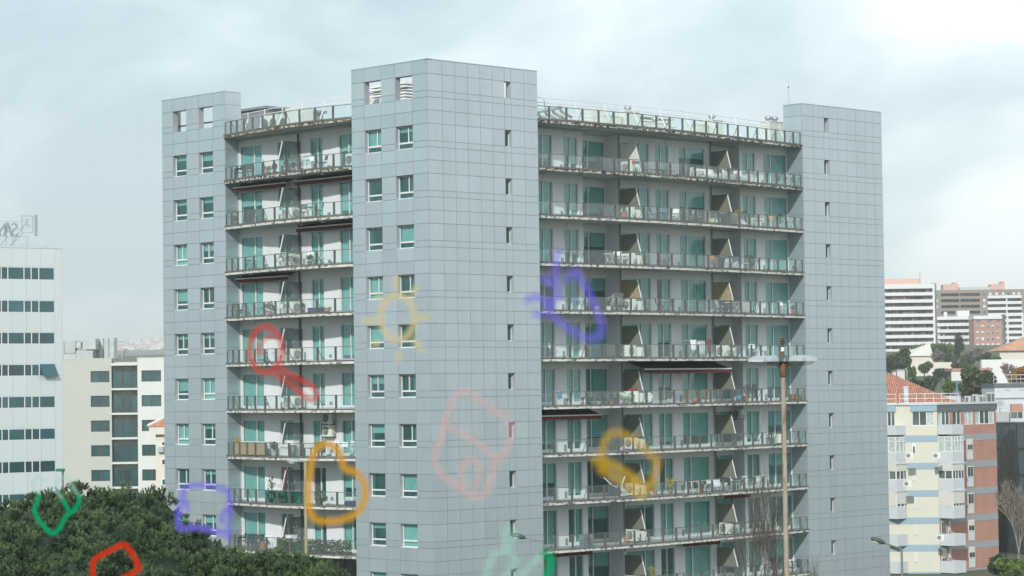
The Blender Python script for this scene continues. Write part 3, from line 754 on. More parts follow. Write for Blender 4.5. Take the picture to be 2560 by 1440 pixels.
def plant(wing, u, d, j, pot, desc, h=.5, r=.22, potr=.16, poth=.28, m='leaf', extra=None, size=.13):
    t = put('potted_plant', desc, 'potted plant', wing, u, d, j, rnd.random()*.5, 0, 'potted plants on the balconies', extra)
    MB().lathe([(potr*.75, 0), (potr, poth*.9), (potr*1.1, poth*.9), (potr*1.1, poth), (potr*.9, poth), (0.0, poth*.93)], 14).build('pot', pot, t, smooth=False)
    f = MB(); leaves(f, (0, 0, poth+h*.55), r, h*.5, int(60+140*r), size, .4)
    for q in range(5): f.tube((0, 0, poth*.9), (rnd.uniform(-r, r)*.6, rnd.uniform(-r, r)*.6, poth+h*.7), .012, .006, 4)
    f.build('foliage', m, t)
    return t
def box_thing(name, desc, cat, wing, u, d, j, w, dp, h, m, extra=None, lid=None, turn=0, dz=0):
    t = put(name, desc, cat, wing, u, d, j, turn, dz, None, extra)
    MB().box(-w/2, w/2, -dp/2, dp/2, 0, h).build('body', m, t, bevel=.02)
    MB().box(-w/2-.015, w/2+.015, -dp/2-.015, dp/2+.015, h, h+.04).build('lid', lid or m, t)
    return t
def lathe_thing(name, desc, cat, wing, u, d, j, prof, m, extra=None, dz=0.0, part='body'):
    t = put(name, desc, cat, wing, u, d, j, 0, dz, None, extra)
    MB().lathe(prof, 18).build(part, m, t, smooth=True)
    MB().lathe([(prof[-1][0]*1.04+.01, prof[-1][1]-.02), (prof[-1][0]*1.04+.01, prof[-1][1]+.015), (max(.001, prof[-1][0]-.02), prof[-1][1]+.015)], 18).build('rim', m, t)
    return t
def rack(wing, u, d, j, desc, m, extra=None, top=.95, w=1.1):
    t = put('drying_rack', desc, 'drying rack', wing, u, d, j, 0, 0, None, extra)
    for y in (-.25, .25): MB().tube((-.3, y, 0), (.3, y, top), .014, n=4).tube((.3, y, 0), (-.3, y, top), .014, n=4).build('leg', m, t)
    f = MB()
    for y in np.linspace(-.27, .27, 6): f.tube((-w/2, y, top), (w/2, y, top), .008, n=3)
    f.tube((-w/2, -.27, top), (-w/2, .27, top), .012, n=4).tube((w/2, -.27, top), (w/2, .27, top), .012, n=4).build('hanging_frame', m, t)
    return t
def cloth(wing, u, d, j, m, desc, w, h, top, extra=None):
    P, rz = bal(wing, u, d, j, 0, top); n = 12; vs = []
    for i in range(n+1):
        x = -w/2+w*i/n
        for q in (0, -.5, -1): vs.append((x*(1+.08*q), .03*math.sin(i*1.3+q)+.02*q, h*q*(1-.1*math.sin(i*.9))))
    o = MB().add(vs, [(3*i+r_, 3*i+3+r_, 3*i+4+r_, 3*i+1+r_) for i in range(n) for r_ in (0, 1)]).build('laundry', m, None, P); o.rotation_euler = (0, 0, rz)
    sm = o.modifiers.new('t', 'SOLIDIFY'); sm.thickness = .008
    tag(o, '%s, %s%s' % (desc, where(wing, j), ', '+extra if extra else ''), 'laundry', 'laundry hung out to dry')
def sofa(wing, u, d, j, w, desc, turn=0, m='cloth_white'):
    t = put('sofa' if w > 1 else 'armchair', desc, 'sofa' if w > 1 else 'armchair', wing, u, d, j, turn)
    MB().box(-w/2, w/2, -.36, .36, .10, .27).build('base', 'galv', t, bevel=.02)
    for i in range(int(round(w/.65))):
        x = -w/2+.08+i*(w-.16)/round(w/.65); MB().box(x+.01, x+(w-.16)/round(w/.65)-.01, -.34, .2, .27, .40).build('seat_cushion', m, t, bevel=.04)
        MB().extr([(x+.01, .18, .38), (x+(w-.16)/round(w/.65)-.01, .18, .38), (x+(w-.16)/round(w/.65)-.01, .28, .80), (x+.01, .28, .80)], (0, .10, 0)).build('back_cushion', m, t, bevel=.03)
    for x in (-w/2, w/2-.08): MB().box(x, x+.08, -.36, .34, .27, .56).build('armrest', 'galv', t, bevel=.02)
    for x in (-w/2+.06, w/2-.06):
        for y in (-.3, .3): MB().box(x-.03, x+.03, y-.03, y+.03, 0, .10).build('leg', 'grey', t)
    return t
pi2 = math.pi/2
# air conditioners at the dividers of the right wing: fan looks towards the left-hand side (-b)
for j in range(10):
    if j == 0:
        ac('R', 18.75, 1.25, j, -pi2, 'covered white air-conditioning unit', 'left of the divider')
    elif j == 4: ac('R', 18.8, 1.15, j, 0.15, 'cream air-conditioning unit turned outwards', 'left of the divider')
    elif j == 8: ac('R', 18.78, 1.15, j, -pi2, 'white air-conditioning unit, dark fan', 'left of the divider')
    elif j == 5: ac('R', 18.78, 1.2, j, -.35, 'white air-conditioning unit with red pots', 'left of the divider')
    elif j == 7: ac('R', 18.78, 1.2, j, -pi2, 'white air-conditioning unit on feet', 'left of the divider')
    else: ac('R', 18.78, 1.15, j, -pi2, extra='left of the divider')
    ac('R', 19.55, 1.15, j, pi2, 'narrow grey-white air-conditioning unit', 'just right of the divider', small=True)
for j in (4, 8): ac('R', 28.0, 1.2, j, -pi2, extra='left of the further divider'); ac('R', 28.8, 1.2, j, pi2, extra='right of the further divider', small=True)
ac('R', 33.5, 1.2, 6, pi2, extra='near the right tower', small=True)
ac('R', 31.3, -.3, 6, -pi2, 'dark wall-mounted air-conditioning unit', dz=1.75, small=True)
for j in range(9):
    if j in (0, 7): continue
    if j == 6:
        ac('L', 11.0, .25, j, 0, 'upper wall-mounted air-conditioning unit of two', dz=1.95); ac('L', 11.0, .25, j, 0, 'lower wall-mounted air-conditioning unit of two', dz=1.15)
        continue
    if j == 8: continue
    ac('L', 13.45, .75, j, pi2, extra='right of the divider')
    ac('L', 14.35, .9, j, -pi2, extra='left of the divider', small=True)
ac('L', 7.6, 1.0, 0, 0, extra='against the centre tower')
# right wing, floor by floor
t = table('R', 21.6, 1.5, 0, 'dark', 'low dark coffee table', 1.3, .6, .42); chair('R', 20.6, 1.3, 0, .3, 'grey', 'grey armchair', 'beside the dark coffee table'); chair('R', 23.0, 1.4, 0, -.4, 'grey', 'grey armchair', 'right of the dark coffee table')
lathe_thing('bottle', 'tall black bottle standing on the coffee table', 'bottle', 'R', 21.4, 1.5, 0, [(.05, 0), (.05, .18), (.02, .24), (.02, .32)], 'dark', dz=.421)
sofa('R', 26.9, 1.1, 0, 1.9, 'long white cushioned sofa'); sofa('R', 28.7, 1.4, 0, .85, 'white cushioned armchair nearest the divider', .3); sofa('R', 29.9, 1.4, 0, .82, 'white cushioned armchair in front of the recess', -.2)
sofa('R', 25.5, 1.3, 0, .86, 'white cushioned armchair left of the sofa', 1.2)
box_thing('stool', 'white slatted stool', 'stool', 'R', 30.9, 1.6, 0, .4, .4, .55, 'white')
plant('R', 34.4, 1.3, 0, 'galv', 'dark green plant in a grey pot', .45, .2); plant('R', 35.2, 1.2, 0, 'grey', 'small plant in a dark pot', .4, .17, extra='in front of the wide window'); plant('R', 36.2, 1.2, 0, 'white', 'plant in a white pot', .5, .18, extra='beside the right tower')
lathe_thing('lantern', 'small red lantern hung by the divider', 'lantern', 'R', 18.6, 1.9, 0, [(.09, 0), (.11, .1), (.09, .22)], 'red', dz=.62)
plant('R', 17.6, 1.9, 1, 'terracotta', 'bushy cactus in a big terracotta pot', .45, .17, .23, .42)
chair('R', 20.9, 1.5, 1, .4, 'navy', 'navy blue chair', None, True); table('R', 21.9, 1.4, 1, 'navy', 'small blue folding table', .8, .5, .6, xleg=True); chair('R', 23.0, 1.5, 1, -1.2, 'white', 'white plastic chair')
chair('R', 24.3, 1.6, 1, 1.1, 'wood', 'tan wooden deck chair', None, True); chair('R', 25.2, 1.5, 1, -.3, 'grey', 'grey mesh chair'); box_thing('storage_box', 'pale teal storage box', 'box', 'R', 27.3, 1.2, 1, .8, .5, .38, 'palegreen')
plant('R', 29.4, 1.6, 1, 'grey', 'yellowish leafy plant', .8, .25, m='yellowleaf'); plant('R', 30.2, 1.7, 1, 'white', 'spreading plant in a white tub', .75, .32)
t = put('goose_ornament', 'white goose-shaped garden ornament', 'ornament', 'R', 29.85, 2.0, 1)
MB().ball((0, 0, .14), (.2, .1, .12), 12, 8).build('body', 'white', t, smooth=True); MB().tube((.14, 0, .18), (.3, 0, .36), .04, .025, 8).build('neck', 'white', t); MB().ball((.32, 0, .38), .04).build('head', 'white', t)
box_thing('planter', 'white rectangular planter with shrubs', 'planter', 'R', 31.1, 1.6, 1, .6, .35, .6, 'white'); plant('R', 31.1, 1.95, 1, 'greenplastic', 'low shrub in a green trough', .3, .28, .22, .2)
chair('R', 32.0, 1.5, 1, .8, 'orange', 'orange woven chair', 'left one of the pair'); chair('R', 33.3, 1.6, 1, -.8, 'orange', 'orange woven chair', 'right one of the pair'); plant('R', 34.5, 1.7, 1, 'galv', 'spindly plant', .8, .15)
table('R', 35.2, 1.4, 1, 'palegreen', 'pale green table by the wide window', 1.0, .5, .55)
table('R', 16.4, 1.7, 2, 'white', 'white folding table', .6, .5, .72, xleg=True); chair('R', 17.1, 1.6, 2, -1.0, 'white', 'white tubular chair', 'beside the folding table'); chair('R', 17.8, 1.7, 2, 1.0, 'white', 'white tubular chair', 'nearer the air conditioner')
chair('R', 21.5, 1.6, 2, .5, 'wood', 'brown wooden armchair', 'right of the divider'); chair('R', 26.9, 1.5, 2, -.3, 'wood', 'light wooden chair', 'below the wide window')
sofa('R', 29.0, 1.3, 2, .85, 'white deep armchair'); table('R', 30.0, 1.6, 2, 'white', 'white garden table', .8, .6, .45); plant('R', 30.9, 1.6, 2, 'terracotta', 'flowering plant in a clay pot', .7, .25); chair('R', 31.3, 1.2, 2, 0, 'dark', 'dark chair behind the plant')
plant('R', 36.2, 1.2, 2, 'terracotta', 'tiny plant in a clay pot', .2, .1, .12, .2)
t = rack('R', 13.3, 1.8, 3, 'white drying rack spread with a patterned cloth', 'white', top=.85); cloth('R', 13.0, 1.9, 3, 'blue', 'bright blue towel hanging at the front left', .5, .45, .88); cloth('R', 13.7, 2.1, 3, 'cloth_pattern', 'patterned cloth hanging over the rack', .8, .6, .88)
rack('R', 16.6, 1.8, 3, 'pale A-frame airer', 'white', top=.9, w=.6); plant('R', 15.0, 1.8, 3, 'galv', 'leafy fern', .55, .3, m='leaf'); plant('R', 15.9, 2.0, 3, 'white', 'white flowering plant', .5, .18)
t = put('hooded_chair', 'dark hooded garden chair', 'chair', 'R', 17.7, 1.3, 3); MB().box(-.4, .4, -.3, .3, .3, .42).build('seat', 'dark', t); MB().extr([(-.4, .3, .3), (-.4, .35, 1.1), (-.4, 0, 1.2), (-.4, .1, .9)], (.8, 0, 0)).build('hood', 'grey', t); MB().tube((-.35, -.2, 0), (-.35, -.2, .3), .02).build('leg', 'dark', t); MB().tube((.35, -.2, 0), (.35, -.2, .3), .02).build('leg', 'dark', t)
for q in (-.35, .35): MB().tube((q, .25, 0), (q, .25, .3), .02).build('leg', 'dark', t)
chair('R', 21.2, 1.6, 3, .9, 'dark', 'black folding chair', 'left of the folding table', True); table('R', 21.8, 1.6, 3, 'dark', 'black folding table', .6, .5, .66, xleg=True); chair('R', 22.5, 1.5, 3, -.9, 'dark', 'black folding chair', 'right of the folding table', True)
chair('R', 27.3, 1.6, 3, .9, 'white', 'white folding chair', 'left of the white table', True); table('R', 28.8, 1.8, 3, 'white', 'white folding table with crossed legs', 1.2, .6, .76, xleg=True); chair('R', 27.9, 1.1, 3, .2, 'grey', 'reclined grey lounger chair', None, True)
box_thing('cabinet', 'pale grey low cabinet', 'cabinet', 'R', 30.8, 1.0, 3, .8, .4, .8, 'galv'); chair('R', 34.6, 1.5, 3, -.3, 'white', 'white plastic garden chair'); plant('R', 36.0, 1.3, 3, 'terracotta', 'clay pot with drooping plant', .35, .2)
chair('R', 11.2, 1.6, 4, .5, 'white', 'white folding chair', 'by the centre tower', True); box_thing('shutter_board', 'dark louvred board leaning on the wall', 'board', 'R', 17.9, .9, 4, .5, .08, .85, 'dark')
rack('R', 24.9, 1.5, 4, 'large white drying rack full of washing', 'white', top=1.15, w=1.9); cloth('R', 24.3, 1.8, 4, 'cloth_white', 'white shirt hanging', .6, .7, 1.18); cloth('R', 25.2, 1.7, 4, 'cloth_pattern', 'grey patterned sheet hanging', .8, 1.0, 1.1); cloth('R', 25.9, 1.8, 4, 'maroon', 'maroon cloth hanging', .45, 1.0, 1.22)
chair('R', 31.0, 1.5, 4, -.5, 'white', 'thin-framed white chair', None, True); chair('R', 32.2, 1.5, 4, .7, 'blue', 'blue deck chair', None, True)
rack('R', 11.8, 1.7, 5, 'white folding rack', 'white', top=.9, w=.9); cloth('R', 11.6, 1.95, 5, 'blue', 'bright blue cloth draped over the rack', .55, .5, .88)
for q, (u, pot, h, r, ds) in enumerate([(12.2, 'terracotta', .2, .1, 'small red-potted seedling'), (13.5, 'terracotta', .35, .14, 'feathery plant in a red pot'), (14.1, 'navy', .3, .25, 'bushy plant in a navy pot'), (14.9, 'galv', .35, .18, 'round plant in a grey bowl'), (15.4, 'terracotta', .3, .2, 'reddish plant in a clay bowl'), (16.0, 'terracotta', .7, .15, 'tall thin plant by the rail'), (16.5, 'maroon', .2, .12, 'small pink-flowered plant')]):
    plant('R', u, 1.9+.1*(q % 2), 5, pot, ds, h, r, .12, .18)
t = put('egg_chair', 'pale green round wicker chair', 'chair', 'R', 17.75, 1.45, 5, .5)
MB().lathe([(.05, .28), (.3, .34), (.48, .5), (.52, .66), (.50, .66), (.44, .5), (.28, .37), (.0, .32)], 20).build('shell', 'palegreen', t, smooth=True).rotation_euler = (.35, 0, 0)
for a in range(4): MB().tube((.3*math.cos(a*pi2+.78), .3*math.sin(a*pi2+.78), .33), (.36*math.cos(a*pi2+.78), .36*math.sin(a*pi2+.78), 0), .018).build('leg', 'white', t)
t = put('pot_tray', 'row of small red pots on top of the air conditioner', 'pots', 'R', 18.9, 1.25, 5, -.35, .82)
MB().box(-.35, .35, -.12, .12, 0, .03).build('tray', 'white', t)
for q in (-.25, -.05, .18): MB().lathe([(.06, .03), (.085, .17), (.0, .17)], 10, (q, 0, 0)).build('pot', 'red', t)
lathe_thing('jar', 'large blue-grey covered jar', 'jar', 'R', 20.2, 1.5, 5, [(.2, 0), (.27, .25), (.25, .5), (.12, .68), (.02, .72)], 'cloth_pattern'); plant('R', 21.9, 1.8, 5, 'white', 'green plant in a white pot', .65, .2, .2, .28)
table('R', 25.8, 1.5, 5, 'wood', 'brown wooden side table', .7, .5, .8); table('R', 24.6, 1.4, 5, 'wood', 'long brown bench table', 1.3, .5, .82); lathe_thing('pot', 'round orange pot', 'pot', 'R', 24.2, 2.0, 5, [(.18, 0), (.22, .15), (.19, .3)], 'orange')
lathe_thing('bucket', 'pale blue bucket', 'bucket', 'R', 28.6, 1.8, 5, [(.14, 0), (.18, .3)], 'cloth_pattern'); lathe_thing('beach_ball', 'blue and white inflatable ring', 'toy', 'R', 29.2, 1.8, 5, [(.1, .0), (.28, .1), (.32, .25), (.22, .42), (.05, .5)], 'blue')
plant('R', 30.0, 1.7, 5, 'orange', 'small tree in a clay pot', .7, .24, .24, .38); table('R', 31.4, 1.3, 5, 'dark', 'dark round bistro table', .6, .6, .8); lathe_thing('pot', 'empty clay pot left of the tower', 'pot', 'R', 35.6, 1.4, 5, [(.15, 0), (.2, .42)], 'orange'); lathe_thing('pot', 'wide clay pot nearest the right tower', 'pot', 'R', 36.25, 1.4, 5, [(.2, 0), (.3, .4)], 'orange')
table('R', 32.6, 1.7, 6, 'grey', 'grey garden table', .8, .5, .7); plant('R', 29.3, 1.4, 6, 'white', 'pale plant behind the glass', .5, .3)
t = put('hammock_chair', 'white lounger with striped foot end', 'lounger', 'R', 17.2, 1.7, 7, .15)
MB().extr([(-.28, .2, .75), (.28, .2, .75), (.28, -.2, .35), (-.28, -.2, .35)], (0, .03, .03)).build('seat', 'cloth_white', t); MB().extr([(-.28, -.2, .35), (.28, -.2, .35), (.28, -.35, .1), (-.28, -.35, .1)], (0, .03, .03)).build('foot_end', 'cloth_pattern', t)
MB().path([(-1.3, .5, 1.3), (-.7, .3, .8), (-.2, .25, .62)], .035, 6).build('strap', 'white', t); MB().path([(1.1, .5, 1.3), (.7, .4, .95), (.3, .2, .72)], .05, 6).build('strap', 'white', t)
plant('R', 20.6, 1.5, 7, 'orange', 'yellow bush in a clay pot', .8, .3, m='yellowleaf'); plant('R', 22.0, 1.6, 7, 'terracotta', 'large yellow-green shrub', .8, .4, m='yellowleaf'); plant('R', 19.0, 1.2, 7, 'grey', 'spiky yellow plant behind the unit', 1.1, .3, m='yellowleaf')
table('R', 24.2, 1.6, 7, 'white', 'white square table', .8, .6, .78, extra='left one'); table('R', 25.3, 1.5, 7, 'white', 'white trestle table', .9, .6, .8, xleg=True); sofa('R', 27.0, 1.3, 7, 1.5, 'white garden sofa'); box_thing('gas_bottle', 'small red gas bottle', 'gas bottle', 'R', 24.75, 1.9, 7, .22, .22, .35, 'red')
chair('R', 28.6, 1.6, 7, .2, 'white', 'white high-backed chair', 'left of the clothes'); chair('R', 29.9, 1.7, 7, -.5, 'galv', 'pale reclining chair'); rack('R', 31.6, 1.6, 7, 'airer hung with pale clothes', 'white', top=.85); cloth('R', 31.3, 1.8, 7, 'cloth_white', 'white shirt hanging', .5, .6, .88, 'left one'); cloth('R', 31.95, 1.8, 7, 'cloth_pattern', 'pale blue shirt hanging', .45, .55, .88)
box_thing('storage_box', 'grey boxy heat pump housing', 'box', 'R', 13.9, 1.6, 8, .8, .45, .72, 'grey'); lathe_thing('pot', 'small clay pot by the recess wall', 'pot', 'R', 18.0, 1.3, 8, [(.1, 0), (.14, .3)], 'orange')
plant('R', 21.6, 1.6, 9, 'galv', 'loose leafy shrub with yellow tips', 1.1, .45); plant('R', 20.3, 1.4, 9, 'galv', 'tall dry grass in a pot', 1.2, .25, m='yellowleaf'); plant('R', 29.2, .9, 9, 'grey', 'dark shrub inside the recess', 1.5, .35, extra=None)
table('R', 16.7, 1.7, 9, 'cloth_white', 'table covered with a striped cloth', 1.5, .7, .78); cloth('R', 34.9, 1.7, 9, 'cloth_white', 'white washing hanging', 1.1, .5, .95); cloth('R', 36.0, 1.7, 9, 'navy', 'dark jeans hanging', .5, .6, .9)
# left wing
table('L', 18.3, 1.4, 0, 'dark', 'dark round garden table', .9, .9, .68); chair('L', 19.0, 1.5, 0, -1.2, 'dark', 'dark wire chair', 'left of the round table'); chair('L', 17.5, 1.4, 0, 1.2, 'dark', 'dark wire chair', 'right of the round table')
t = put('folded_parasol', 'folded orange-red parasol leaning on the wall', 'parasol', 'L', 16.7, .7, 0); MB().tube((0, 0, 0), (0, 0, 1.15), .02, n=6).build('pole', 'dark', t); MB().lathe([(.03, .2), (.1, .35), (.07, .8), (.02, 1.05)], 10).build('canopy', 'orange', t)
for q, (u, dd) in enumerate([(15.2, 'yellow-green plant in a tray box'), (14.5, 'leafy plant beside the screen'), (13.3, 'red-flowered plant'), (12.6, 'plant with round leaves'), (11.9, 'dark rubber plant')]): plant('L', u, 1.6, 0, ('greenplastic', 'terracotta')[q % 2], dd, .35+.1*(q % 3), .2, .16, .22, m='yellowleaf' if q == 0 else 'leaf')
chair('L', 11.1, 1.5, 0, .3, 'white', 'white deck chair with towels', None, True); cloth('L', 11.3, 1.75, 0, 'cloth_pattern', 'striped towels heaped over the deck chair', .9, .3, .7); chair('L', 10.2, 1.2, 0, -.3, 'dark', 'dark folding chair', None, True)
chair('L', 17.2, 1.3, 1, .8, 'dark', 'dark wooden chair', 'beside the wall'); chair('L', 17.9, 1.4, 1, -.8, 'dark', 'dark chair behind the grey pane'); lathe_thing('cushion', 'pinkish cushion on the dark chair', 'cushion', 'L', 17.2, 1.35, 1, [(.1, 0), (.16, .06), (.12, .14)], 'maroon', dz=.47)
table('L', 11.2, 1.4, 1, 'greenplastic', 'green bistro table', .6, .5, .72, xleg=True); chair('L', 11.9, 1.3, 1, .9, 'greenplastic', 'green bistro chair', 'left of the table', True); chair('L', 10.5, 1.3, 1, -.9, 'greenplastic', 'green bistro chair', 'right of the table', True)
plant('L', 19.6, 1.2, 1, 'terracotta', 'dry plant in a clay trough', .35, .2)
table('L', 17.7, 1.5, 2, 'dark', 'small dark folding table', .6, .45, .66, xleg=True); t = put('guitar', 'yellow guitar leaning in its stand', 'guitar', 'L', 17.0, 1.3, 2)
MB().ball((0, 0, .24), (.19, .05, .2), 12, 8).ball((0, 0, .48), (.14, .045, .14), 12, 8).build('body', 'yellowleaf', t, smooth=True); MB().box(-.025, .025, -.02, .02, .55, 1.0).build('neck', 'wood', t)
table('L', 14.2, 1.5, 2, 'white', 'tall white trestle table', .9, .5, .95, xleg=True); table('L', 13.2, 1.6, 2, 'white', 'white folding stand', .8, .5, .85, xleg=True); chair('L', 11.4, 1.4, 2, .4, 'white', 'white reclining chair', 'heaped with cloths', True); chair('L', 10.3, 1.3, 2, -.3, 'white', 'white reclining chair', 'nearest the centre tower', True); plant('L', 11.0, 1.7, 2, 'greenplastic', 'green bag with leafy plant', .35, .22)
chair('L', 19.7, 1.0, 3, .4, 'dark', 'wire chair', 'by the left tower', True); chair('L', 19.1, 1.1, 3, -.4, 'dark', 'wire chair', 'in front of the wide door', True)
rack('L', 16.2, 1.4, 3, 'black wire shoe rack', 'dark', top=.5, w=.7); plant('L', 15.2, 1.5, 3, 'terracotta', 'big fern', .55, .3); plant('L', 14.7, 1.8, 3, 'blue', 'plant in a blue pot', .3, .18, .12, .2); plant('L', 11.8, 1.7, 3, 'terracotta', 'pink-tinged plant', .35, .2); lathe_thing('pot', 'square orange pot', 'pot', 'L', 9.6, 1.5, 3, [(.16, 0), (.2, .28)], 'orange'); box_thing('storage_box', 'dark blue storage chest', 'box', 'L', 10.6, 1.5, 3, 1.3, .4, .3, 'navy')
lathe_thing('umbrella_stand', 'grey umbrella stand with white post', 'stand', 'L', 15.6, 1.6, 4, [(.26, 0), (.2, .12), (.05, .2), (.05, .85)], 'grey'); box_thing('cabinet', 'white slim cabinet', 'cabinet', 'L', 14.9, 1.4, 4, .25, .3, .8, 'white')
# sixth floor clutter behind the bamboo
plant('L', 19.5, 1.3, 6, 'grey', 'bright yellow plant by the left tower', .85, .3, .16, .3, m='yellowleaf'); box_thing('storage_chest', 'long low chest piled with white things', 'box', 'L', 17.3, .95, 6, 3.0, .45, .86, 'cloth_pattern', lid='cloth_white')
plant('L', 14.9, 1.7, 6, 'galv', 'shrub in a pale tub beside the bamboo', .5, .25, .2, .35); box_thing('cabinet', 'white cabinet with greenish top', 'cabinet', 'L', 13.6, 1.3, 6, 1.3, .5, 1.0, 'white', lid='palegreen'); lathe_thing('bin', 'dark grey dustbin', 'bin', 'L', 12.9, 1.7, 6, [(.22, 0), (.28, .7)], 'grey')
table('L', 11.2, 1.4, 6, 'dark', 'cluttered dark garden table', 1.1, .6, .55); chair('L', 10.4, 1.5, 6, .5, 'dark', 'black garden chair', None, True); chair('L', 8.3, 1.4, 6, .4, 'white', 'white sun lounger chair', None, True); cloth('L', 8.9, 1.6, 6, 'cloth_white', 'white towel hanging on the rail', .7, .35, 1.0); cloth('L', 7.6, 1.6, 6, 'cloth_pattern', 'blue-grey jeans hanging', .4, .6, 1.0)
# seventh floor
t = put('folded_parasol', 'closed red parasol standing upright', 'parasol', 'L', 14.25, 1.2, 7); MB().tube((0, 0, 0), (0, 0, 2.2), .022, n=6).build('pole', 'dark', t); MB().lathe([(.06, .8), (.19, .95), (.17, 1.2), (.08, 1.5), (.09, 1.8), (.02, 2.25)], 12).build('canopy', 'red', t); MB().lathe([(.25, 0), (.22, .08), (.05, .1)], 14).build('base', 'grey', t)
t = put('covered_barbecue', 'domed barbecue under a blue-grey cover', 'barbecue', 'L', 14.6, 1.35, 7); MB().lathe([(.42, .35), (.42, .85), (.36, 1.05), (.2, 1.18), (.0, 1.2)], 18).build('cover', 'cloth_pattern', t, smooth=True)
for a in range(3): MB().tube((.25*math.cos(a*2.1), .25*math.sin(a*2.1), 0), (.25*math.cos(a*2.1), .25*math.sin(a*2.1), .4), .02).build('leg', 'dark', t)
plant('L', 15.5, 1.3, 7, 'grey', 'tall light green climber', 1.5, .25, m='leaf'); plant('L', 10.4, 1.6, 7, 'dark', 'green shrub in a black planter', .5, .35, .3, .45); plant('L', 9.9, 1.8, 7, 'white', 'reddish plant in a small white pot', .3, .2, .12, .2)
t = put('pet_carrier', 'pet carrier with white top and navy base', 'pet carrier', 'L', 7.75, 1.3, 7, 0, .0); MB().box(-.4, .4, -.25, .25, .0, .28).build('base', 'navy', t, bevel=.05); MB().box(-.38, .38, -.24, .24, .285, .55).build('cover', 'white', t, bevel=.08)
for q in (-.16, .16): MB().box(q-.08, q+.08, -.256, -.25, .36, .48).build('door_grille', 'cloth_pattern', t)
# eighth floor
table('L', 18.0, 1.5, 8, 'dark', 'dark oval dining table', 1.5, .8, .74); chair('L', 16.9, 1.3, 8, .9, 'dark', 'black chair', 'right of the dining table'); chair('L', 19.1, 1.2, 8, -.9, 'dark', 'black chair', 'left of the dining table')
box_thing('stool', 'orange plastic stool', 'stool', 'L', 16.2, 1.5, 8, .36, .36, .5, 'orange'); chair('L', 15.6, 1.5, 8, 1.0, 'white', 'white folding chair', 'with red seat', True); box_thing('cabinet', 'white cabinet below the dead shrub', 'cabinet', 'L', 13.9, 1.3, 8, 1.3, .5, .98, 'white'); plant('L', 14.2, .8, 8, 'grey', 'big dry twiggy shrub', 1.7, .6, .2, .3, m='bamboo')
t = put('hedge_screen', 'long dark ivy hedge along the inside of the railing', 'hedge', 'L', 10.9, 1.0, 8); f = MB(); hy = lambda u: -((BW-1.0)-(fL(10.9-u)+.14))
for u in np.linspace(-3.2, 3.2, 26): leaves(f, (u, hy(u), .44), .12, .46, 90, .13)
f.build('foliage', 'leaf', t); MB().prism([(u, hy(u)-.08) for u in np.linspace(-3.3, 3.3, 14)]+[(u, hy(u)+.1) for u in np.linspace(3.3, -3.3, 14)], 0, .16).build('trough', 'dark', t)

# ================================================================== neighbours
class Facade:
    """a vertical plane through the point seen at pixel (x, 900) at depth Y; ang = heading of its local +x (degrees from world +x towards +y)"""
    def __init__(s, px, Y, ang):
        P = at(px, 1000, Y); s.o = Vector((P.x, P.y, 0)); s.a = R(ang); s.t = Vector((math.cos(s.a), math.sin(s.a), 0)); s.n = Vector((-s.t.y, s.t.x, 0))
    def uz(s, x, y, d=0.0):
        r = ray(x, y); k = (s.o + s.n*d - CAM).dot(s.n)/r.dot(s.n); P = CAM + r*k; return (P-s.o).dot(s.t), P.z
    def u(s, x, y=1000, d=0.0): return s.uz(x, y, d)[0]
    def z(s, x, y, d=0.0): return s.uz(x, y, d)[1]
    def thing(s, name, label, cat, group=None): return thing(name, label, cat, s.o, s.a, group)
def holed(mb, us, zs, hole, d0, d1, m=None):
    """wall made of blocks round openings: us ascending, zs ascending"""
    for i in range(len(us)-1):
        run = None
        for j in range(len(zs)-1):
            h = hole((us[i]+us[i+1])/2, (zs[j]+zs[j+1])/2)
            if not h and run is None: run = zs[j]
            if run is not None and (h or j == len(zs)-2): mb.box(us[i], us[i+1], d0, d1, run, zs[j] if h else zs[j+1], m); run = None
    return mb
mat('office_panel', (0.62, 0.69, 0.71), 0.45, 0.15, 0.015, 0.2, rv=0.02)
mat('office_glass', (0.02, 0.085, 0.10), 0.06, 0.0, 0.5, 0.12, spec=0.6, rv=0.25)
mat('beige', (0.47, 0.49, 0.445), 0.9, var=0.03, scale=.3); mat('cream_white', (0.64, 0.66, 0.63), 0.9, var=.03, scale=.3)
mat('bronze_glass', (0.015, 0.07, 0.075), 0.08, 0, 0.5, 0.3, spec=0.8, rv=0.3)
# --- white office tower, far left
fo = Facade(80, 277, 37.2)
off = fo.thing('office_tower', 'pale blue-white office tower with dark ribbon windows and a rooftop sign, far left', 'office building')
u1 = fo.u(159, 900); u0 = fo.u(-120, 900); ztop = fo.z(80, 619); tw = [(668, 699), (751, 781), (831, 860), (911, 940), (991, 1020), (1072, 1100), (1153, 1182), (1234, 1262), (1316, 1344)]
zw = [(fo.z(60, b), fo.z(60, a)) for a, b in tw]
us_ = [fo.u(x, 900) for x in (4, 20.5, 61, 79, 98, 137)]
stepu = (us_[5]-us_[4]); pat = [us_[5], us_[4], us_[3], us_[2], us_[1], us_[0]]
while pat[-1] > u0+2: pat += [pat[-1]-stepu, pat[-1]-stepu-(us_[3]-us_[2]), pat[-1]-stepu-2*(us_[3]-us_[2])]
pat = sorted(pat); wl, wr = pat[0], pat[-1]
zs = sorted([0, ztop]+[q for p in zw for q in p if q > 0]); inb = lambda z: any(a < z < b for a, b in zw)
holed(MB(), [u0, wl, wr, u1], zs, lambda u, z: wl < u < wr and inb(z), 0, .5).build('wall', 'office_panel', off)
MB().box(u0, u1, .5, 14, 0, ztop-.4).build('core', 'grey', off)
wb = Bank('wall_panel', 'office_panel', off)
edges = sorted(set([wl + (wr-wl)*i/round((wr-wl)/1.75) for i in range(int(round((wr-wl)/1.75))+1)] + [wr+.05, wr+.95, u1]))
zb = [ztop]
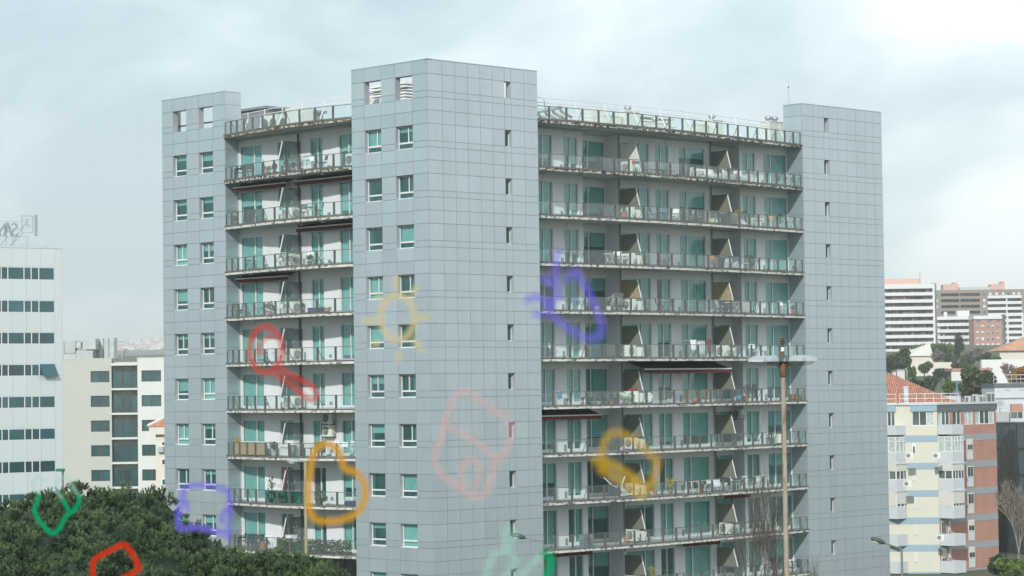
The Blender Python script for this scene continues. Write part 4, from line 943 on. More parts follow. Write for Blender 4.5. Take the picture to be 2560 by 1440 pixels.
for a, b in zw: zb += [b, a]
for q in range(0, len(zb)-1, 2):
    for e0, e1 in zip(edges, edges[1:]):
        if e1-e0 > .2: wb.add((e1-e0-.03, .03, zb[q]-zb[q+1]-.06), (e0+.015, -.035, zb[q+1]+.03), off)
for a, b in zw:
    for e0, e1 in ((wr+.05, wr+.95), (wr+.95, u1)): wb.add((e1-e0-.03, .03, b-a-.06), (e0+.015, -.035, a+.03), off)
wb.flush()
for fi, (a, b) in enumerate(zw):
    for e0, e1 in zip(pat, pat[1:]):
        w = MB().box(e0, e0+.055, -.03, .06, a, b).box(e1-.055, e1-.0, -.03, .06, a, b).box(e0+.055, e1-.055, -.02, .06, b-.05, b).box(e0+.055, e1-.055, -.02, .06, a, a+.05).build('window', 'rail_white', off)
        p = MB().box(e0+.055, e1-.055, .0, .02, a+.05, b-.05).build('pane', 'office_glass', w)
        if fi == 3 and e1 == pat[-1]:
            p.location = (0, -.03, 0); p.rotation_euler = (0, 0, 0)
            MB().extr([(e0+.1, -.02, b), (e1-.02, -.02, b), (e1+.15, -.55, a-.1), (e0+.25, -.55, a-.1)], (0, .03, .02)).build('open_sash', 'office_glass', w)
MB().box(u0-.05, u1+.05, -.08, 14, ztop-.05, ztop+.12).build('roof_edge', 'office_panel', off)
# rooftop sign, read from the street beyond: seen from behind here, so the word runs right to left
sg = thing('rooftop_sign', 'rooftop letters and framed emblem on metal struts seen from behind on the office tower', 'sign', fo.o, fo.a)
zb_ = fo.z(30, 591, 3); zt_ = fo.z(30, 556, 3)
def text_mesh(body, size, ext, name):
    c = bpy.data.curves.new(name, 'FONT'); c.body = body; c.size = size; c.extrude = ext; c.align_x = 'LEFT'
    o = bpy.data.objects.new(name, c); col.objects.link(o); dg = bpy.context.evaluated_depsgraph_get()
    me = bpy.data.meshes.new_from_object(o.evaluated_get(dg)); bpy.data.objects.remove(o); me.name = name; return me
mat('letter', (0.30, 0.37, 0.37), 0.6)
hh = zt_-zb_; ux = fo.u(45, 575, 3)
for ch, xx in zip('SANA', (45, 33, 19, 3)):
    me = text_mesh(ch, hh/.70, .12, 'letter'); me.materials.clear(); me.materials.append(MATS['letter'])
    o = link('letter', me, sg, (fo.u(xx, 575, 3), 3.0, zb_)); o.rotation_euler = (pi2, 0, math.pi); o.scale = (.82, 1, 1)
fx0, fx1 = fo.u(55, 565, 3), fo.u(82, 565, 3); fz0, fz1 = fo.z(70, 582, 3), fo.z(70, 540, 3)
f = MB().path([(fx0, 3, fz0), (fx1, 3, fz0), (fx1, 3, fz1), (fx0, 3, fz1)], .05, 4, close=True); f.tube((fx0, 3, fz0+(fz1-fz0)*.78), (fx1, 3, fz0+(fz1-fz0)*.78), .03, n=4); f.build('emblem_frame', 'letter', sg)
cxx, czz = (fx0+fx1)/2, (fz0+fz1)/2
f = MB().tube((cxx, 3, fz1-.25), (cxx, 3, czz), .07, .05, 6)
for q in range(-2, 3): f.path([(cxx, 3, czz+.1), (cxx+q*.22, 3, czz-.15), (cxx+q*.3, 3, czz-.5+abs(q)*.08)], .03, 4)
f.build('emblem', 'letter', sg)
MB().box(fx1+.25, fx1+.55, 2.9, 3.1, fz0-.35, fz1+.15).build('emblem_edge', 'letter', sg)
f = MB()
zr = ztop
for xx in (-40, -10, 15, 31, 68): f.tube((fo.u(xx, 590, 3), 3, zr), (fo.u(xx, 590, 3), 3, zb_+.1), .04, n=4)
f.tube((fo.u(22, 610, 3), 3.05, zr), (fo.u(68, 551, 3), 3.05, fo.z(68, 551, 3)), .06, n=4); f.tube((fo.u(35, 612, 3), 4.5, zr), (fo.u(56, 583, 3), 3, fo.z(56, 583, 3)), .03, n=4); f.tube((fo.u(8, 612, 3), 4.5, zr), (fo.u(20, 592, 3), 3, zb_), .03, n=4)
for yy in (zb_-.05, zb_+hh*.5, zt_+.05): f.tube((fo.u(-60, 575, 3), 3.15, yy), (fx0+.6, 3.15, yy+.1), .03, n=4)
f.tube((fo.u(-80, 600, 3), 3.2, zr+.45), (fo.u(122, 612, 2), 2.0, zr+.35), .025, n=4); f.tube((fo.u(85, 612, 1), 1, zr), (fo.u(122, 610, 2), 2, zr+.35), .02, n=4)
f.build('strut', 'letter', sg)
# --- beige block behind it
fb = Facade(300, 400, 0)
bb = fb.thing('office_block', 'cream office block with dark strip windows and recessed middle bay behind the pine', 'office building')
U = lambda x: fb.u(x, 1000); ZB = lambda y: fb.z(300, y)
xa, xb, xc, xd, xe = U(120), U(280), U(288), U(345), U(430)
wz = [(ZB(955-0+i*61.8), ZB(927+i*61.8)) for i in range(6)]; gz = [(ZB(970+i*61.6), ZB(926.5+i*61.6)) for i in range(6)]
w1 = (U(227), U(274)); w2 = (U(355.5), U(404.5)); w2b = (U(357), U(389))
zs = sorted([-2, ZB(896)]+[q for p in wz for q in p]); zin = lambda z, W_=wz: any(a < z < b for a, b in W_)
holed(MB(), [xa, w1[0], w1[1], U(279)], zs, lambda u, z: w1[0] < u < w1[1] and zin(z), 0, .6).build('wall', 'beige', bb)
holed(MB(), [U(345.5), w2[0], w2[1], xe], zs, lambda u, z: w2[0] < u < w2[1] and zin(z), -.6, .0).build('wall', 'cream_white', bb)
MB().box(xa, xe, 1.8, 18, -2, ZB(905)).build('core', 'beige', bb)
MB().box(U(279.5), U(345), 1.2, 1.8, -2, ZB(905)).build('wall', 'beige', bb)
for i in range(6):
    a, b = wz[i]
    for (e0, e1, d) in ((*w1, .25), (*w2, -.35)):
        w = MB().box(e0, e0+.12, d-.05, d+.1, a, b).box(e1-.12, e1, d-.05, d+.1, a, b).box(e0+.12, e1-.12, d-.05, d+.1, b-.12, b).box(e0+.12, e1-.12, d-.05, d+.1, a, a+.12)
        m_ = (e0+e1)/2; w = w.box(m_-.1, m_+.1, d-.04, d+.1, a+.12, b-.12).build('window', 'frame_dark', bb)
        MB().box(e0+.12, m_-.1, d+.02, d+.04, a+.12, b-.12).build('pane', 'bronze_glass', w); MB().box(m_+.1, e1-.12, d+.02, d+.04, a+.12, b-.12).build('pane', 'bronze_glass', w)
    a, b = gz[i]
    w = MB().box(U(280), U(345), .78, .9, b-.1, b).box(U(280), U(345), .78, .9, a, a+.1)
    for xx in (280, 304.5, 306, 326, 344): w.box(U(xx)-.04, U(xx)+.04, .76, .92, a+.1, b-.1)
    w = w.build('bay_window', 'frame_dark', bb)
    for p, q in ((280, 304.5), (306, 326), (326, 344)): MB().box(U(p)+.05, U(q)-.05, .84, .86, a+.1, b-.1).build('pane', 'bronze_glass', w)
    MB().box(U(279.5), U(345), -.5, 1.2, a-.33, a-.02).build('ledge', 'cream_white', bb)
MB().box(U(279.5), U(345), -.7, 1.2, ZB(914), ZB(908)).build('ledge', 'cream_white', bb)
MB().box(xa, U(279), -.04, .64, ZB(896), ZB(894.8)).build('parapet_cap', 'cream_white', bb)
MB().box(U(345.5), xe, -.64, .04, ZB(896), ZB(894.8)).build('parapet_cap', 'cream_white', bb)
mat('metal_sheet', (0.45, 0.50, 0.50), 0.35, 0.5, 0.15, .6); mat('pale_box', (0.42, 0.44, 0.44), .6)
zr = ZB(896)
def rbox(name, x0, x1, y0, y1, d0, d1, m): return MB().box(fb.u(x0, 900, d0), fb.u(x1, 900, d0), d0, d1, fb.z(250, y1, d0), fb.z(250, y0, d0)).build(name, m, bb)
rbox('roof_tank', 207, 239, 846, 873, 3, 6, 'metal_sheet'); rbox('tank_stand', 217, 236, 873, 896, 3.4, 5, 'grey')
o = rbox('plant_enclosure', 233, 285, 845, 896, 6.5, 10, 'metal_sheet')
for xx in (246, 259, 272): MB().box(fb.u(xx, 900, 6.4)-.05, fb.u(xx, 900, 6.4)+.05, 6.36, 6.47, zr, fb.z(250, 845, 6.4)).build('rib', 'grey', o)
rbox('roof_cabinet', 163, 188, 852, 882, 4, 6, 'pale_box'); rbox('roof_cabinet', 188, 202, 855, 869, 4.2, 6, 'metal_sheet'); rbox('roof_cabinet', 190, 232, 876, 896, 2.6, 3.3, 'pale_box'); rbox('roof_cabinet', 160, 190, 884, 896, 2.5, 3.5, 'metal_sheet')
MB().extr([(U(285), 6.6, zr), (U(295), 6.6, fb.z(250, 875, 6.6)), (U(299), 6.6, fb.z(250, 875, 6.6)), (U(290), 6.6, zr)], (0, 1, 0)).build('sloping_panel', 'grey', bb)
f = MB()
for xx in range(288, 412, 9): f.tube((fb.u(xx, 900, 1.5), 1.5, ZB(905)), (fb.u(xx, 900, 1.5), 1.5, ZB(883)), .03, n=3)
for yy in (883, 889): f.tube((U(288), 1.5, ZB(yy)), (U(412), 1.5, ZB(yy)), .03, n=3)
f.build('roof_handrail', 'galv', bb)
# --- little house with a tiled roof squeezed beside the left tower
mat('orange_tile', (0.50, 0.27, 0.17), .85, var=.15, scale=.5); mat('tile_red', (0.40, 0.19, 0.13), 0.85, var=.25, scale=2.5, rv=.1); mat('cream_wall', (0.66, 0.63, 0.55), .9, var=.04)
fh = Facade(400, 240, -8)
hs = fh.thing('house', 'cream house with a red tiled hip roof half hidden beside the left grey tower', 'house')
ux0 = fh.u(389, 1100); ux1 = ux0+13; ze = fh.z(400, 1086); zt = fh.z(400, 1066)
MB().box(ux0, ux1, 0, 9, 0, ze).build('wall', 'cream_wall', hs)
MB().box(ux0-.5, ux1+.5, -.5, 9.5, ze, zt).build('eaves', 'cream_wall', hs)
zr_ = fh.z(413, 1040)
rf = MB().add([(ux0-.6, -.6, zt), (ux1+.6, -.6, zt), (ux1+.6, 9.6, zt), (ux0-.6, 9.6, zt), (ux0+4.2, 4.5, zr_+2.0), (ux1-4, 4.5, zr_+2.0)], [(0, 1, 5, 4), (1, 2, 5), (2, 3, 4, 5), (3, 0, 4), (0, 3, 2, 1)]).build('roof', 'tile_red', hs)
MB().tube((ux0-.6, -.6, zt+.06), (ux0+4.2, 4.5, zr_+2.06), .16, n=6).build('ridge', 'cream_wall', rf)
for y0, y1 in ((1103, 1115), (1146, 1163), (1196, 1214)):
    w = MB().box(fh.u(403, 1100), fh.u(403, 1100)+1.0, -.05, .05, fh.z(405, y1), fh.z(405, y0)).build('window', 'white', hs); MB().box(fh.u(403.6, 1100)+.08, fh.u(403, 1100)+.9, -.07, -.055, fh.z(405, y1)+.1, fh.z(405, y0)-.1).build('pane', 'bronze_glass', w)
o = MB().box(fh.u(397, 1100), fh.u(403, 1100)+.3, -.45, -.02, fh.z(405, 1130), fh.z(405, 1117)).build('air_conditioner', 'pale_box', None, fh.o); o.rotation_euler = (0, 0, fh.a); tag(o, 'air-conditioning unit on the wall of the tile-roofed house', 'air conditioner')

# --- yellow and brick apartment block on the right
mat('yellow_wall', (0.60, 0.595, 0.50), .9, var=.03, scale=.4, dirt=((.50, .49, .38), .62, .85)); mat('blue_band', (0.30, 0.40, 0.47), .9, var=.04); mat('brick_wall', (0.42, 0.225, 0.18), .9, var=.08, scale=.6, dirt=((.34, .17, .13), .55, .8)); mat('grey_band', (0.30, 0.325, 0.34), .9, var=.05)
mat('parapet_white', (0.55, 0.59, 0.61), .8, var=.03, dirt=((.48, .51, .52), .62, .85)); mat('slate_band', (0.12, 0.145, 0.16), .8)
mat('shutter', (0.62, 0.61, 0.56), .7, var=.03); mat('net_curtain', (0.45, 0.52, 0.50), .9, var=.25, scale=4); mat('dim_glass', (0.07, 0.09, 0.09), .08, 0, .5, .5, spec=.8, rv=.4)
fy = Facade(2342, 262, -6)         # left face, running left from the corner (local u <= 0)
ya = fy.thing('apartment_block', 'pale yellow and brick-red apartment block with blue bands and white corner balconies', 'apartment building')
corner = fy.o
fr_ = Facade(2342, 262, 43); fr_.o = corner.copy()
SY = fy.z(2342, 1090)-fy.z(2342, 1158)     # storey height
zt0 = fy.z(2342, 1011)
ul = fy.u(2120, 1100); ur = fr_.u(2491, 1100)
def on_r(o): o.rotation_euler = (0, 0, fr_.a-fy.a); return o      # parts of the right-hand face live in its own heading
def yz(y): return fy.z(2342, y)
top_band = (yz(1012), yz(1026))
MB().box(ul, 0, 0, .4, 0, zt0-3.4).build('wall', 'yellow_wall', ya)
on_r(MB().box(0, ur, 0, .4, 0, zt0-3.4).build('wall', 'brick_wall', ya))
poly = [(ul, .41), (-.3, .41), (.0, .6)]; c_, s_ = math.cos(fr_.a-fy.a), math.sin(fr_.a-fy.a)
poly += [(ur*c_-.42*s_, ur*s_+.42*c_), (ur*c_-14*s_, ur*s_+14*c_), (ul, 16)]
MB().prism(poly, 0, zt0-.3).build('core', 'interior', ya)
# bands
bands_y = [1088, 1156.5, 1225, 1293, 1361.5, 1430]
for yb in bands_y:
    z1, z0 = yz(yb), yz(yb+16.5)
    MB().box(ul, -.02, -.03, -.004, z0, z1).build('band', 'blue_band', ya); on_r(MB().box(.02, ur, -.03, -.004, z0, z1).build('band', 'grey_band', ya))
# top storey: windows between piers, slate fascia and white coping
zA, zB_, zC = yz(1064), yz(1028), yz(1012)
def top_windows(F_, spans, mpier, right=False):
    u_lo, u_hi = (0, ur) if right else (ul, 0); u = u_lo; sp = sorted(spans); fix = on_r if right else (lambda o: o)
    for a, b in sp:
        fix(MB().box(u, a, 0, .4, zt0-3.4, zB_).build('pier', mpier, ya)); fix(MB().box(a, b, .02, .4, zt0-3.4, zA).build('sill_wall', mpier, ya))
        n = max(2, int(round((b-a)/.75))); w = MB().box(a, b, .05, .16, zA, zA+.08).box(a, b, .05, .16, zB_-.08, zB_)
        for i in range(n+1): x = a+(b-a)*i/n; w.box(max(a, x-.04), min(b, x+.04), .04, .17, zA+.08, zB_-.08)
        w = fix(w.build('window', 'rail_white', ya))
        for i in range(n): MB().box(a+(b-a)*i/n+.04, a+(b-a)*(i+1)/n-.04, .10, .12, zA+.08, zB_-.08).build('pane', rnd.choice(('dim_glass', 'net_curtain', 'dim_glass')), w)
        u = b
    fix(MB().box(u, u_hi, 0, .4, zt0-3.4, zB_).build('pier', mpier, ya))
fu, ru = (lambda x: fy.u(x, 1045)), (lambda x: fr_.u(x, 1045))
top_windows(fy, [(fu(2180), fu(2216)), (fu(2219), fu(2237)), (fu(2281), fu(2334))], 'yellow_wall')
top_windows(fr_, [(ru(2345), ru(2374)), (ru(2382), ru(2402)), (ru(2410), ru(2432)), (ru(2438), ru(2485))], 'brick_wall', True)
MB().box(ul, fu(2240), -.12, .4, zB_, zC).build('fascia', 'blue_band', ya); MB().box(fu(2276), -.02, -.12, .4, zB_, zC).build('fascia', 'blue_band', ya); MB().box(fu(2240), fu(2276), 0, .4, zB_, zC).build('fascia', 'yellow_wall', ya)
on_r(MB().box(-.02, ur+.1, -.12, .4, zB_, zC).build('fascia', 'slate_band', ya))
MB().box(ul, -.02, -.2, .5, zC+.003, zC+.22).build('coping', 'parapet_white', ya); on_r(MB().box(-.1, ur+.2, -.2, .5, zC+.003, zC+.22).build('coping', 'parapet_white', ya))
# projecting bays: left one on the yellow face, right one wrapping the corner
def bay(base_z, u0, u1, style, fix, i):
    """one storey of a bay: white parapet on a slab, glazed in on the upper floors"""
    d = 1.9; zt_ = base_z+SY-.18
    if style == 'parapet': fix(MB().box(u0, u1, -d, -.03, base_z, base_z+1.0).build('balcony', 'parapet_white', ya)); return
    fix(MB().box(u0, u1, -d, -d+.12, base_z, base_z+1.05).box(u0, u0+.12, -d+.12, -.03, base_z, base_z+1.05).box(u1-.12, u1, -d+.12, -.03, base_z, base_z+1.05).box(u0, u1, -d, -.03, base_z-.18, base_z).build('balcony', 'parapet_white', ya))
    if style != 'open':
        for face in ('front', 'side'):
            L = (u1-u0) if face == 'front' else d-.12; n = 4 if face == 'front' else 2
            def X(mb, a, b, e0, e1, z0, z1): return mb.box(u0+a, u0+b, -d+e0, -d+e1, z0, z1) if face == 'front' else mb.box(u0+e0, u0+e1, -d+.12+a, -d+.12+b, z0, z1)
            w = MB(); X(w, 0, L, .02, .1, base_z+1.05, base_z+1.12); X(w, 0, L, .02, .1, zt_-.1, zt_)
            for q in range(n+1): x = L*q/n; X(w, max(0, x-.05), min(L, x+.05), .01, .11, base_z+1.12, zt_-.1)
            if style == 'transom': X(w, 0, L, .0, .1, zt_-.55, zt_-.47)
            w = fix(w.build('window', 'rail_white', ya))
            for q in range(n):
                o = X(MB(), L*q/n+.05, L*(q+1)/n-.05, .05, .07, base_z+1.12, zt_-.1).build('pane', 'net_curtain' if style == 'transom' else 'dim_glass', w)
            if style == 'shutter': X(MB(), .04, L-.04, -.03, -.01, base_z+1.12+(.25 if face == 'front' else .0), zt_-.03).build('shutter', 'shutter', w)
            elif style == 'half': X(MB(), .04, L-.04, -.03, -.01, zt_-.75, zt_-.03).build('shutter', 'shutter', w)
        fix(MB().box(u1-.12, u1, -d+.12, -.03, base_z+1.05, zt_).build('side_wall', 'parapet_white', ya))
        if style != 'transom': fix(MB().box(u0-.08, u1+.15, -d-.10, -d+.1, zt_-.02, zt_+.12).build('shutter_box', 'parapet_white', ya))
    else:
        for a, b in ((.25, .25+(u1-u0)*.42), (.25+(u1-u0)*.62, u1-.1)):
            w = fix(MB().box(a, b, -.06, -.005, base_z+.1, zt_-.35).build('window', 'rail_white', ya)); m_ = (a+b)/2
            MB().box(a+.08, m_-.03, -.08, -.065, base_z+.15, zt_-.42).build('pane', 'dim_glass', w); MB().box(m_+.03, b-.08, -.08, -.065, base_z+.15, zt_-.42).build('pane', 'dim_glass', w)
            if i == 5 or a > 1: MB().box(a+.02, b-.02, -.1, -.085, base_z+1.3, zt_-.38).build('shutter', 'shutter', w)
DB = 1.9
RB1 = fr_.u(2409, 1100, -DB); ulft = fy.u(2204, 1100); LBW = 2.5
def on_l(o): o.location = (ulft, 0, 0); o.rotation_euler = (0, 0, fr_.a-fy.a); return o
styles = ['transom', 'half', 'shutter', 'open', 'open', 'open']
for i in range(6):
    base_z = yz(1086+68.3*i); st = styles[i-1] if i else 'parapet'
    bay(base_z, 0.0, LBW, st, on_l, i); bay(base_z, 0.0, RB1, st, on_r, i)
# narrow windows: yellow face and brick face
for i in range(1, 6):
    y0 = 1107+68.3*(i-1)
    a, b = fy.u(2280, 1100), fy.u(2288.5, 1100); z1, z0 = yz(y0), yz(y0+26)
    w = MB().box(a, b, -.05, -.005, z0, z1).build('window', 'rail_white', ya); MB().box(a+.08, b-.08, -.07, -.055, z0+.08, z1-(.35 if i == 1 else .9)).build('pane', 'dim_glass', w)
    if i > 1: MB().box(a+.03, b-.03, -.09, -.073, z0+.05, z1-.03).build('shutter', 'shutter', w)
    a, b = fr_.u(2416, 1100), fr_.u(2431, 1100); z1, z0 = yz(y0-6), yz(y0+22)
    w = on_r(MB().box(a, b, -.05, -.005, z0, z1).build('window', 'rail_white', ya)); m_ = (a+b)/2
    MB().box(a+.08, m_-.03, -.07, -.055, z0+.08, z1-.08).build('pane', 'dim_glass', w); MB().box(m_+.03, b-.08, -.07, -.055, z0+.08, z1-.08).build('pane', 'dim_glass', w)
    if i in (1, 4, 5): MB().box(a+.05, b-.05, -.09, -.073, z0+(z1-z0)*.5, z1-.05).build('shutter', 'shutter', w)
    on_r(MB().box(a, b, -.05, -.005, yz(y0+46), z0-.03).build('infill_panel', 'parapet_white', ya))
for k_, (x, y, side) in enumerate(((2341, 1139, 'beside the corner bay'), (2273, 1139, 'under the left bay windows'), (2268, 1209, 'first of a stacked pair below the left bay'), (2350, 1344, 'on the corner balcony parapet'))):
    P = at(x, y, 259); t = thing('air_conditioner', 'air-conditioning unit on the yellow apartment block, %s' % side, 'air conditioner', P, fy.a, 'outdoor units on the yellow block')
    MB().box(-.4, .4, -.15, .15, -.3, .3).build('casing', 'ac', t); MB().lathe([(.0, 0), (.22, 0), (.22, .01), (.0, .012)], 14).build('fan', 'grey', t).matrix_local = Matrix.Translation((-.1, -.155, 0)) @ Matrix.Rotation(pi2, 4, 'X')
# roof rail, chimney, tiled roof behind
f = MB(); zc = zC+.22
for x0, x1 in ((2180, 2240), (2249, 2397)):
    a, b = fy.u(x0, 1000, 3), fy.u(x1, 1000, 3)
    for h in (.0, .45, .95): f.tube((a, 3, zc+h), (b, 3, zc+h), .035, n=4)
    n = int((b-a)/.85)
    for i in range(n+1): f.tube((a+(b-a)*i/n, 3, zt0-.4), (a+(b-a)*i/n, 3, zc+.95), .03, n=4)
f.build('roof_railing', 'rail_white', ya)
MB().box(fy.u(2260, 1000, 3.5), fy.u(2271, 1000, 3.5), 3.5, 4.3, zt0-.4, fy.z(2265, 969, 3.5)).box(fy.u(2260, 1000, 3.5)-.06, fy.u(2271, 1000, 3.5)+.06, 3.44, 4.36, fy.z(2265, 969, 3.5), fy.z(2265, 968, 3.5)+.1).build('chimney', 'parapet_white', ya)
ft = Facade(2290, 288, 0)
tr_ = ft.thing('tiled_roof_house', 'broad house with orange-red tiled hip roof and white chimneys behind the yellow block', 'house')
x0, x1, zb2 = ft.u(2140, 1000), ft.u(2400, 1000), ft.z(2300, 1012); pk = (ft.u(2218, 1000), ft.z(2218, 936, 3.0))
MB().box(x0+.5, x1-.5, .6, 13, 0, zb2).build('wall', 'cream_wall', tr_)
rf = MB().add([(x0, 0, zb2), (x1, 0, zb2), (x1, 14, zb2), (x0, 14, zb2), (pk[0], 6, pk[1]+.6)], [(0, 1, 4), (1, 2, 4), (2, 3, 4), (3, 0, 4), (0, 3, 2, 1)]).build('roof', 'tile_red', tr_)
tl = MB(); pa = Vector((pk[0], 6, pk[1]+.6)); c0, c1 = Vector((x0, 0, zb2)), Vector((x1, 0, zb2))
nt = 44
for i in range(nt):
    s0 = i/nt; p = c0.lerp(c1, s0+.5/nt); q = min(1, 1.0)
    # each course of tiles runs up the slope; length limited by the hips
    a_ = (p-c0).length/(c1-c0).length; peak_s = (pk[0]-x0)/(x1-x0); k_ = a_/peak_s if a_ < peak_s else (1-a_)/(1-peak_s); end = p+Vector((0, 6*k_, (pa.z-zb2)*k_))
    tl.tube(p+Vector((0, 0, .05)), end+Vector((0, 0, .05)), .16, n=5)
o = tl.build('roof_tiles', 'tile_red', rf); o['kind'] = 'stuff'
for (xa_, xb_, yt, yb) in ((2232, 2241, 929, 962), (2243, 2262, 925, 962), (2216, 2226, 938, 950)):
    o = MB().box(ft.u(xa_, 950, 5), ft.u(xb_, 950, 5), 5, 6.2, zb2+.5, ft.z(xa_, yt, 5)).build('chimney', 'parapet_white', tr_); MB().box(ft.u(xa_, 950, 5)-.08, ft.u(xb_, 950, 5)+.08, 4.9, 6.3, ft.z(xa_, yt, 5), ft.z(xa_, yt, 5)+.12).build('cap', 'grey', o)
# rooftop machinery at the right end of the yellow block
for k_, (xa_, xb_, ya_, yb_, m_) in enumerate(((2412, 2428, 990, 1008, 'pale_box'), (2431, 2447, 986, 1007, 'pale_box'), (2448, 2464, 988, 1006, 'metal_sheet'), (2466, 2488, 981, 1005, 'metal_sheet'))):
    a = fy.u(xa_, 1000, 9); b = fy.u(xb_, 1000, 9); t = thing('rooftop_unit', ('small pale fan unit at the left end of the rooftop machines', 'pale twin-fan unit second in the row of rooftop machines', 'open-framed rooftop machine beside the pale fan units', 'largest grey rooftop machine at the right end of the row')[k_], 'rooftop unit', fy.o, fy.a, 'rooftop machines on the yellow block')
    zz0, zz1 = zt0-.3, fy.z(xa_, ya_, 9); MB().box(a, b, 9, 10.4, zz0, zz1).build('casing', m_, t); MB().box(a+.1, (a+b)/2, 8.97, 8.995, zz0+.45, zz1-.15).build('fan_opening', 'ac_dark', t)
    if k_ > 1: MB().box((a+b)/2+.1, b-.1, 8.97, 8.995, zz0+.45, zz1-.15).build('fan_opening', 'ac_dark', t)
P = at(2500, 1012, 255); t = thing('satellite_dish', 'round grey satellite dish on the roof edge of the brick-red face', 'satellite dish', P, .5)
MB().lathe([(.0, .0), (.3, .05), (.5, .16), (.52, .18), (.5, .19), (.3, .09), (.0, .04)], 20).build('dish', 'galv', t, smooth=True).matrix_local = Matrix.Rotation(pi2*.8, 4, 'X'); MB().tube((0, 0, -.9), (0, .1, 0), .04).build('mast', 'grey', t); MB().tube((0, -.1, 0), (0, -.5, .15), .02).build('receiver_arm', 'grey', t)
# --- dark faceted glass building
mat('dark_facet', (0.085, 0.115, 0.145), .25, .2, .12, .3, spec=.6, rv=.12)
P = lambda x, y, Y: at(x, y, Y)
dk = thing('glass_building', 'dark slate-grey faceted glass building with slanting seams right of the yellow block', 'building', (0, 0, 0))
tl_, tm, trr = P(2488, 1057, 292), P(2540, 1057, 285), P(2680, 1057, 300); bl, bm, br = P(2493, 1387, 296), P(2557, 1387, 289), P(2700, 1387, 300)
MB().extr([tl_+Vector((0, .15, 0)), tm+Vector((0, .15, 0)), bm+Vector((0, .15, 0)), bl+Vector((0, .15, 0))], (0, 10, 0)).build('body', 'frame_dark', dk)
MB().extr([tm+Vector((0, .15, 0)), trr+Vector((0, .15, 0)), br+Vector((0, .15, 0)), bm+Vector((0, .15, 0))], (0, 10, 0)).build('body', 'frame_dark', dk)
def facet(A, B_, C_, D_, nu, nv):
    for i in range(nu):
        for j in range(nv):
            def q(s, t_): return (A.lerp(B_, s)).lerp(D_.lerp(C_, s), t_)
            e = .05; e2 = .012
            pts = [q((i+e)/nu, j/nv+e2), q((i+1-e)/nu, j/nv+e2), q((i+1-e)/nu, (j+1)/nv-e2), q((i+e)/nu, (j+1)/nv-e2)]
            MB().extr(pts, (0, .08, 0)).build('glass_panel', 'dark_facet', dk)
facet(tl_, tm, bm, bl, 3, 5); facet(tm, trr, br, bm, 7, 5)
MB().prism([(bl.x, bl.y+2), (br.x, br.y+2), (br.x, br.y+9), (bl.x, bl.y+9)], 0, bl.z).build('undercroft', 'dark', dk)
# --- white block above it with roof rail
fw = Facade(2520, 330, 0); wb_ = fw.thing('white_block', 'white flat-roofed block with grey roof band and railing at the right edge', 'building')
xl = fw.u(2487, 1000); zz = lambda y: fw.z(2520, y)
MB().box(xl, xl+16, 0, 9, 0, zz(968)).build('wall', 'parapet_white', wb_); MB().box(xl-.1, xl+16, -.15, 9, zz(968), zz(958)).build('fascia', 'slate_band', wb_); MB().box(xl, xl+16, -.12, -.01, zz(997), zz(994.5)).build('ledge', 'grey', wb_)
for x in (2512, 2548): MB().box(fw.u(x, 1000), fw.u(x+12, 1000), -.05, -.01, zz(975.5), zz(974.5)).build('slot', 'grey', wb_)
MB().box(xl+2, xl+3.5, -.9, -.1, zz(1030), zz(1010)).build('plant_box', 'brick_wall', wb_)
MB().box(fw.u(2490, 1000, -3), fw.u(2522, 1000, -3), -3, -1, zz(1062), zz(1029)).build('annex', 'pale_box', wb_); MB().box(fw.u(2528, 1000, -3), fw.u(2600, 1000, -3), -2.2, -.2, zz(1065), zz(1030)).build('annex', 'parapet_white', wb_)
MB().box(fw.u(2529, 1000, -3), fw.u(2545, 1000, -3), -2.3, -2.21, zz(1044), zz(1030)).build('window', 'dim_glass', wb_); MB().box(fw.u(2547, 1000, -3), fw.u(2558, 1000, -3), -2.3, -2.21, zz(1044), zz(1030)).build('window', 'dim_glass', wb_)
f = MB()
for h in (0, .55, 1.1): f.tube((xl, .5, zz(958)+h), (xl+16, .5, zz(958)+h), .04, n=4)
for i in range(28): f.tube((xl+i*.6, .5, zz(958)), (xl+i*.6, .5, zz(958)+1.1), .025, n=3)
f.build('roof_railing', 'rail_white', wb_)

# --- far apartment blocks on the hill (about a kilometre away)
mat('far_white', (0.70, 0.71, 0.71), .9, var=.02, scale=.1); mat('far_brown', (0.27, 0.225, 0.19), .9, var=.05, scale=.1); mat('far_brick', (0.42, 0.24, 0.19), .9, var=.06, scale=.15); mat('far_pink', (0.62, 0.40, 0.34), .9, var=.04, scale=.1)
mat('loggia', (0.22, 0.17, 0.15), .9, var=.45, scale=.35); mat('loggia_grey', (0.13, 0.15, 0.17), .8, var=.5, scale=.4); mat('blue_grey', (0.17, 0.22, 0.29), .6)
mat('far_window', (0.10, 0.12, 0.14), .4, rv=.4)
S5 = 360/1851.0
def X5(x): return 2200+x*S5
def Y5(y): return 680+y*S5
def far(name, label, Y, x0, x1, ytop, ybase=None):
    f_ = Facade(X5((x0+x1)/2), Y, 0); t = f_.thing(name, label, 'apartment building'); return f_, t
fa, t = far('apartment_block', 'long white apartment block with full-width balconies, left of the far hill group', 1040, 60, 715, 150)
UX = lambda x: fa.u(X5(x), 850); ZY = lambda y: fa.z(X5(400), Y5(y))
MB().box(UX(0), UX(712), 1.6, 14, 10, ZY(155)).build('body', 'far_white', t); MB().box(UX(0), UX(545), 4, 12, ZY(155), ZY(82)).build('penthouse', 'far_pink', t); MB().box(UX(690), UX(714), -.3, 1.6, 10, ZY(152)).build('end_wall', 'far_white', t); MB().box(UX(715), UX(765), 5, 14, 10, ZY(140)).build('stair_tower', 'grey', t)
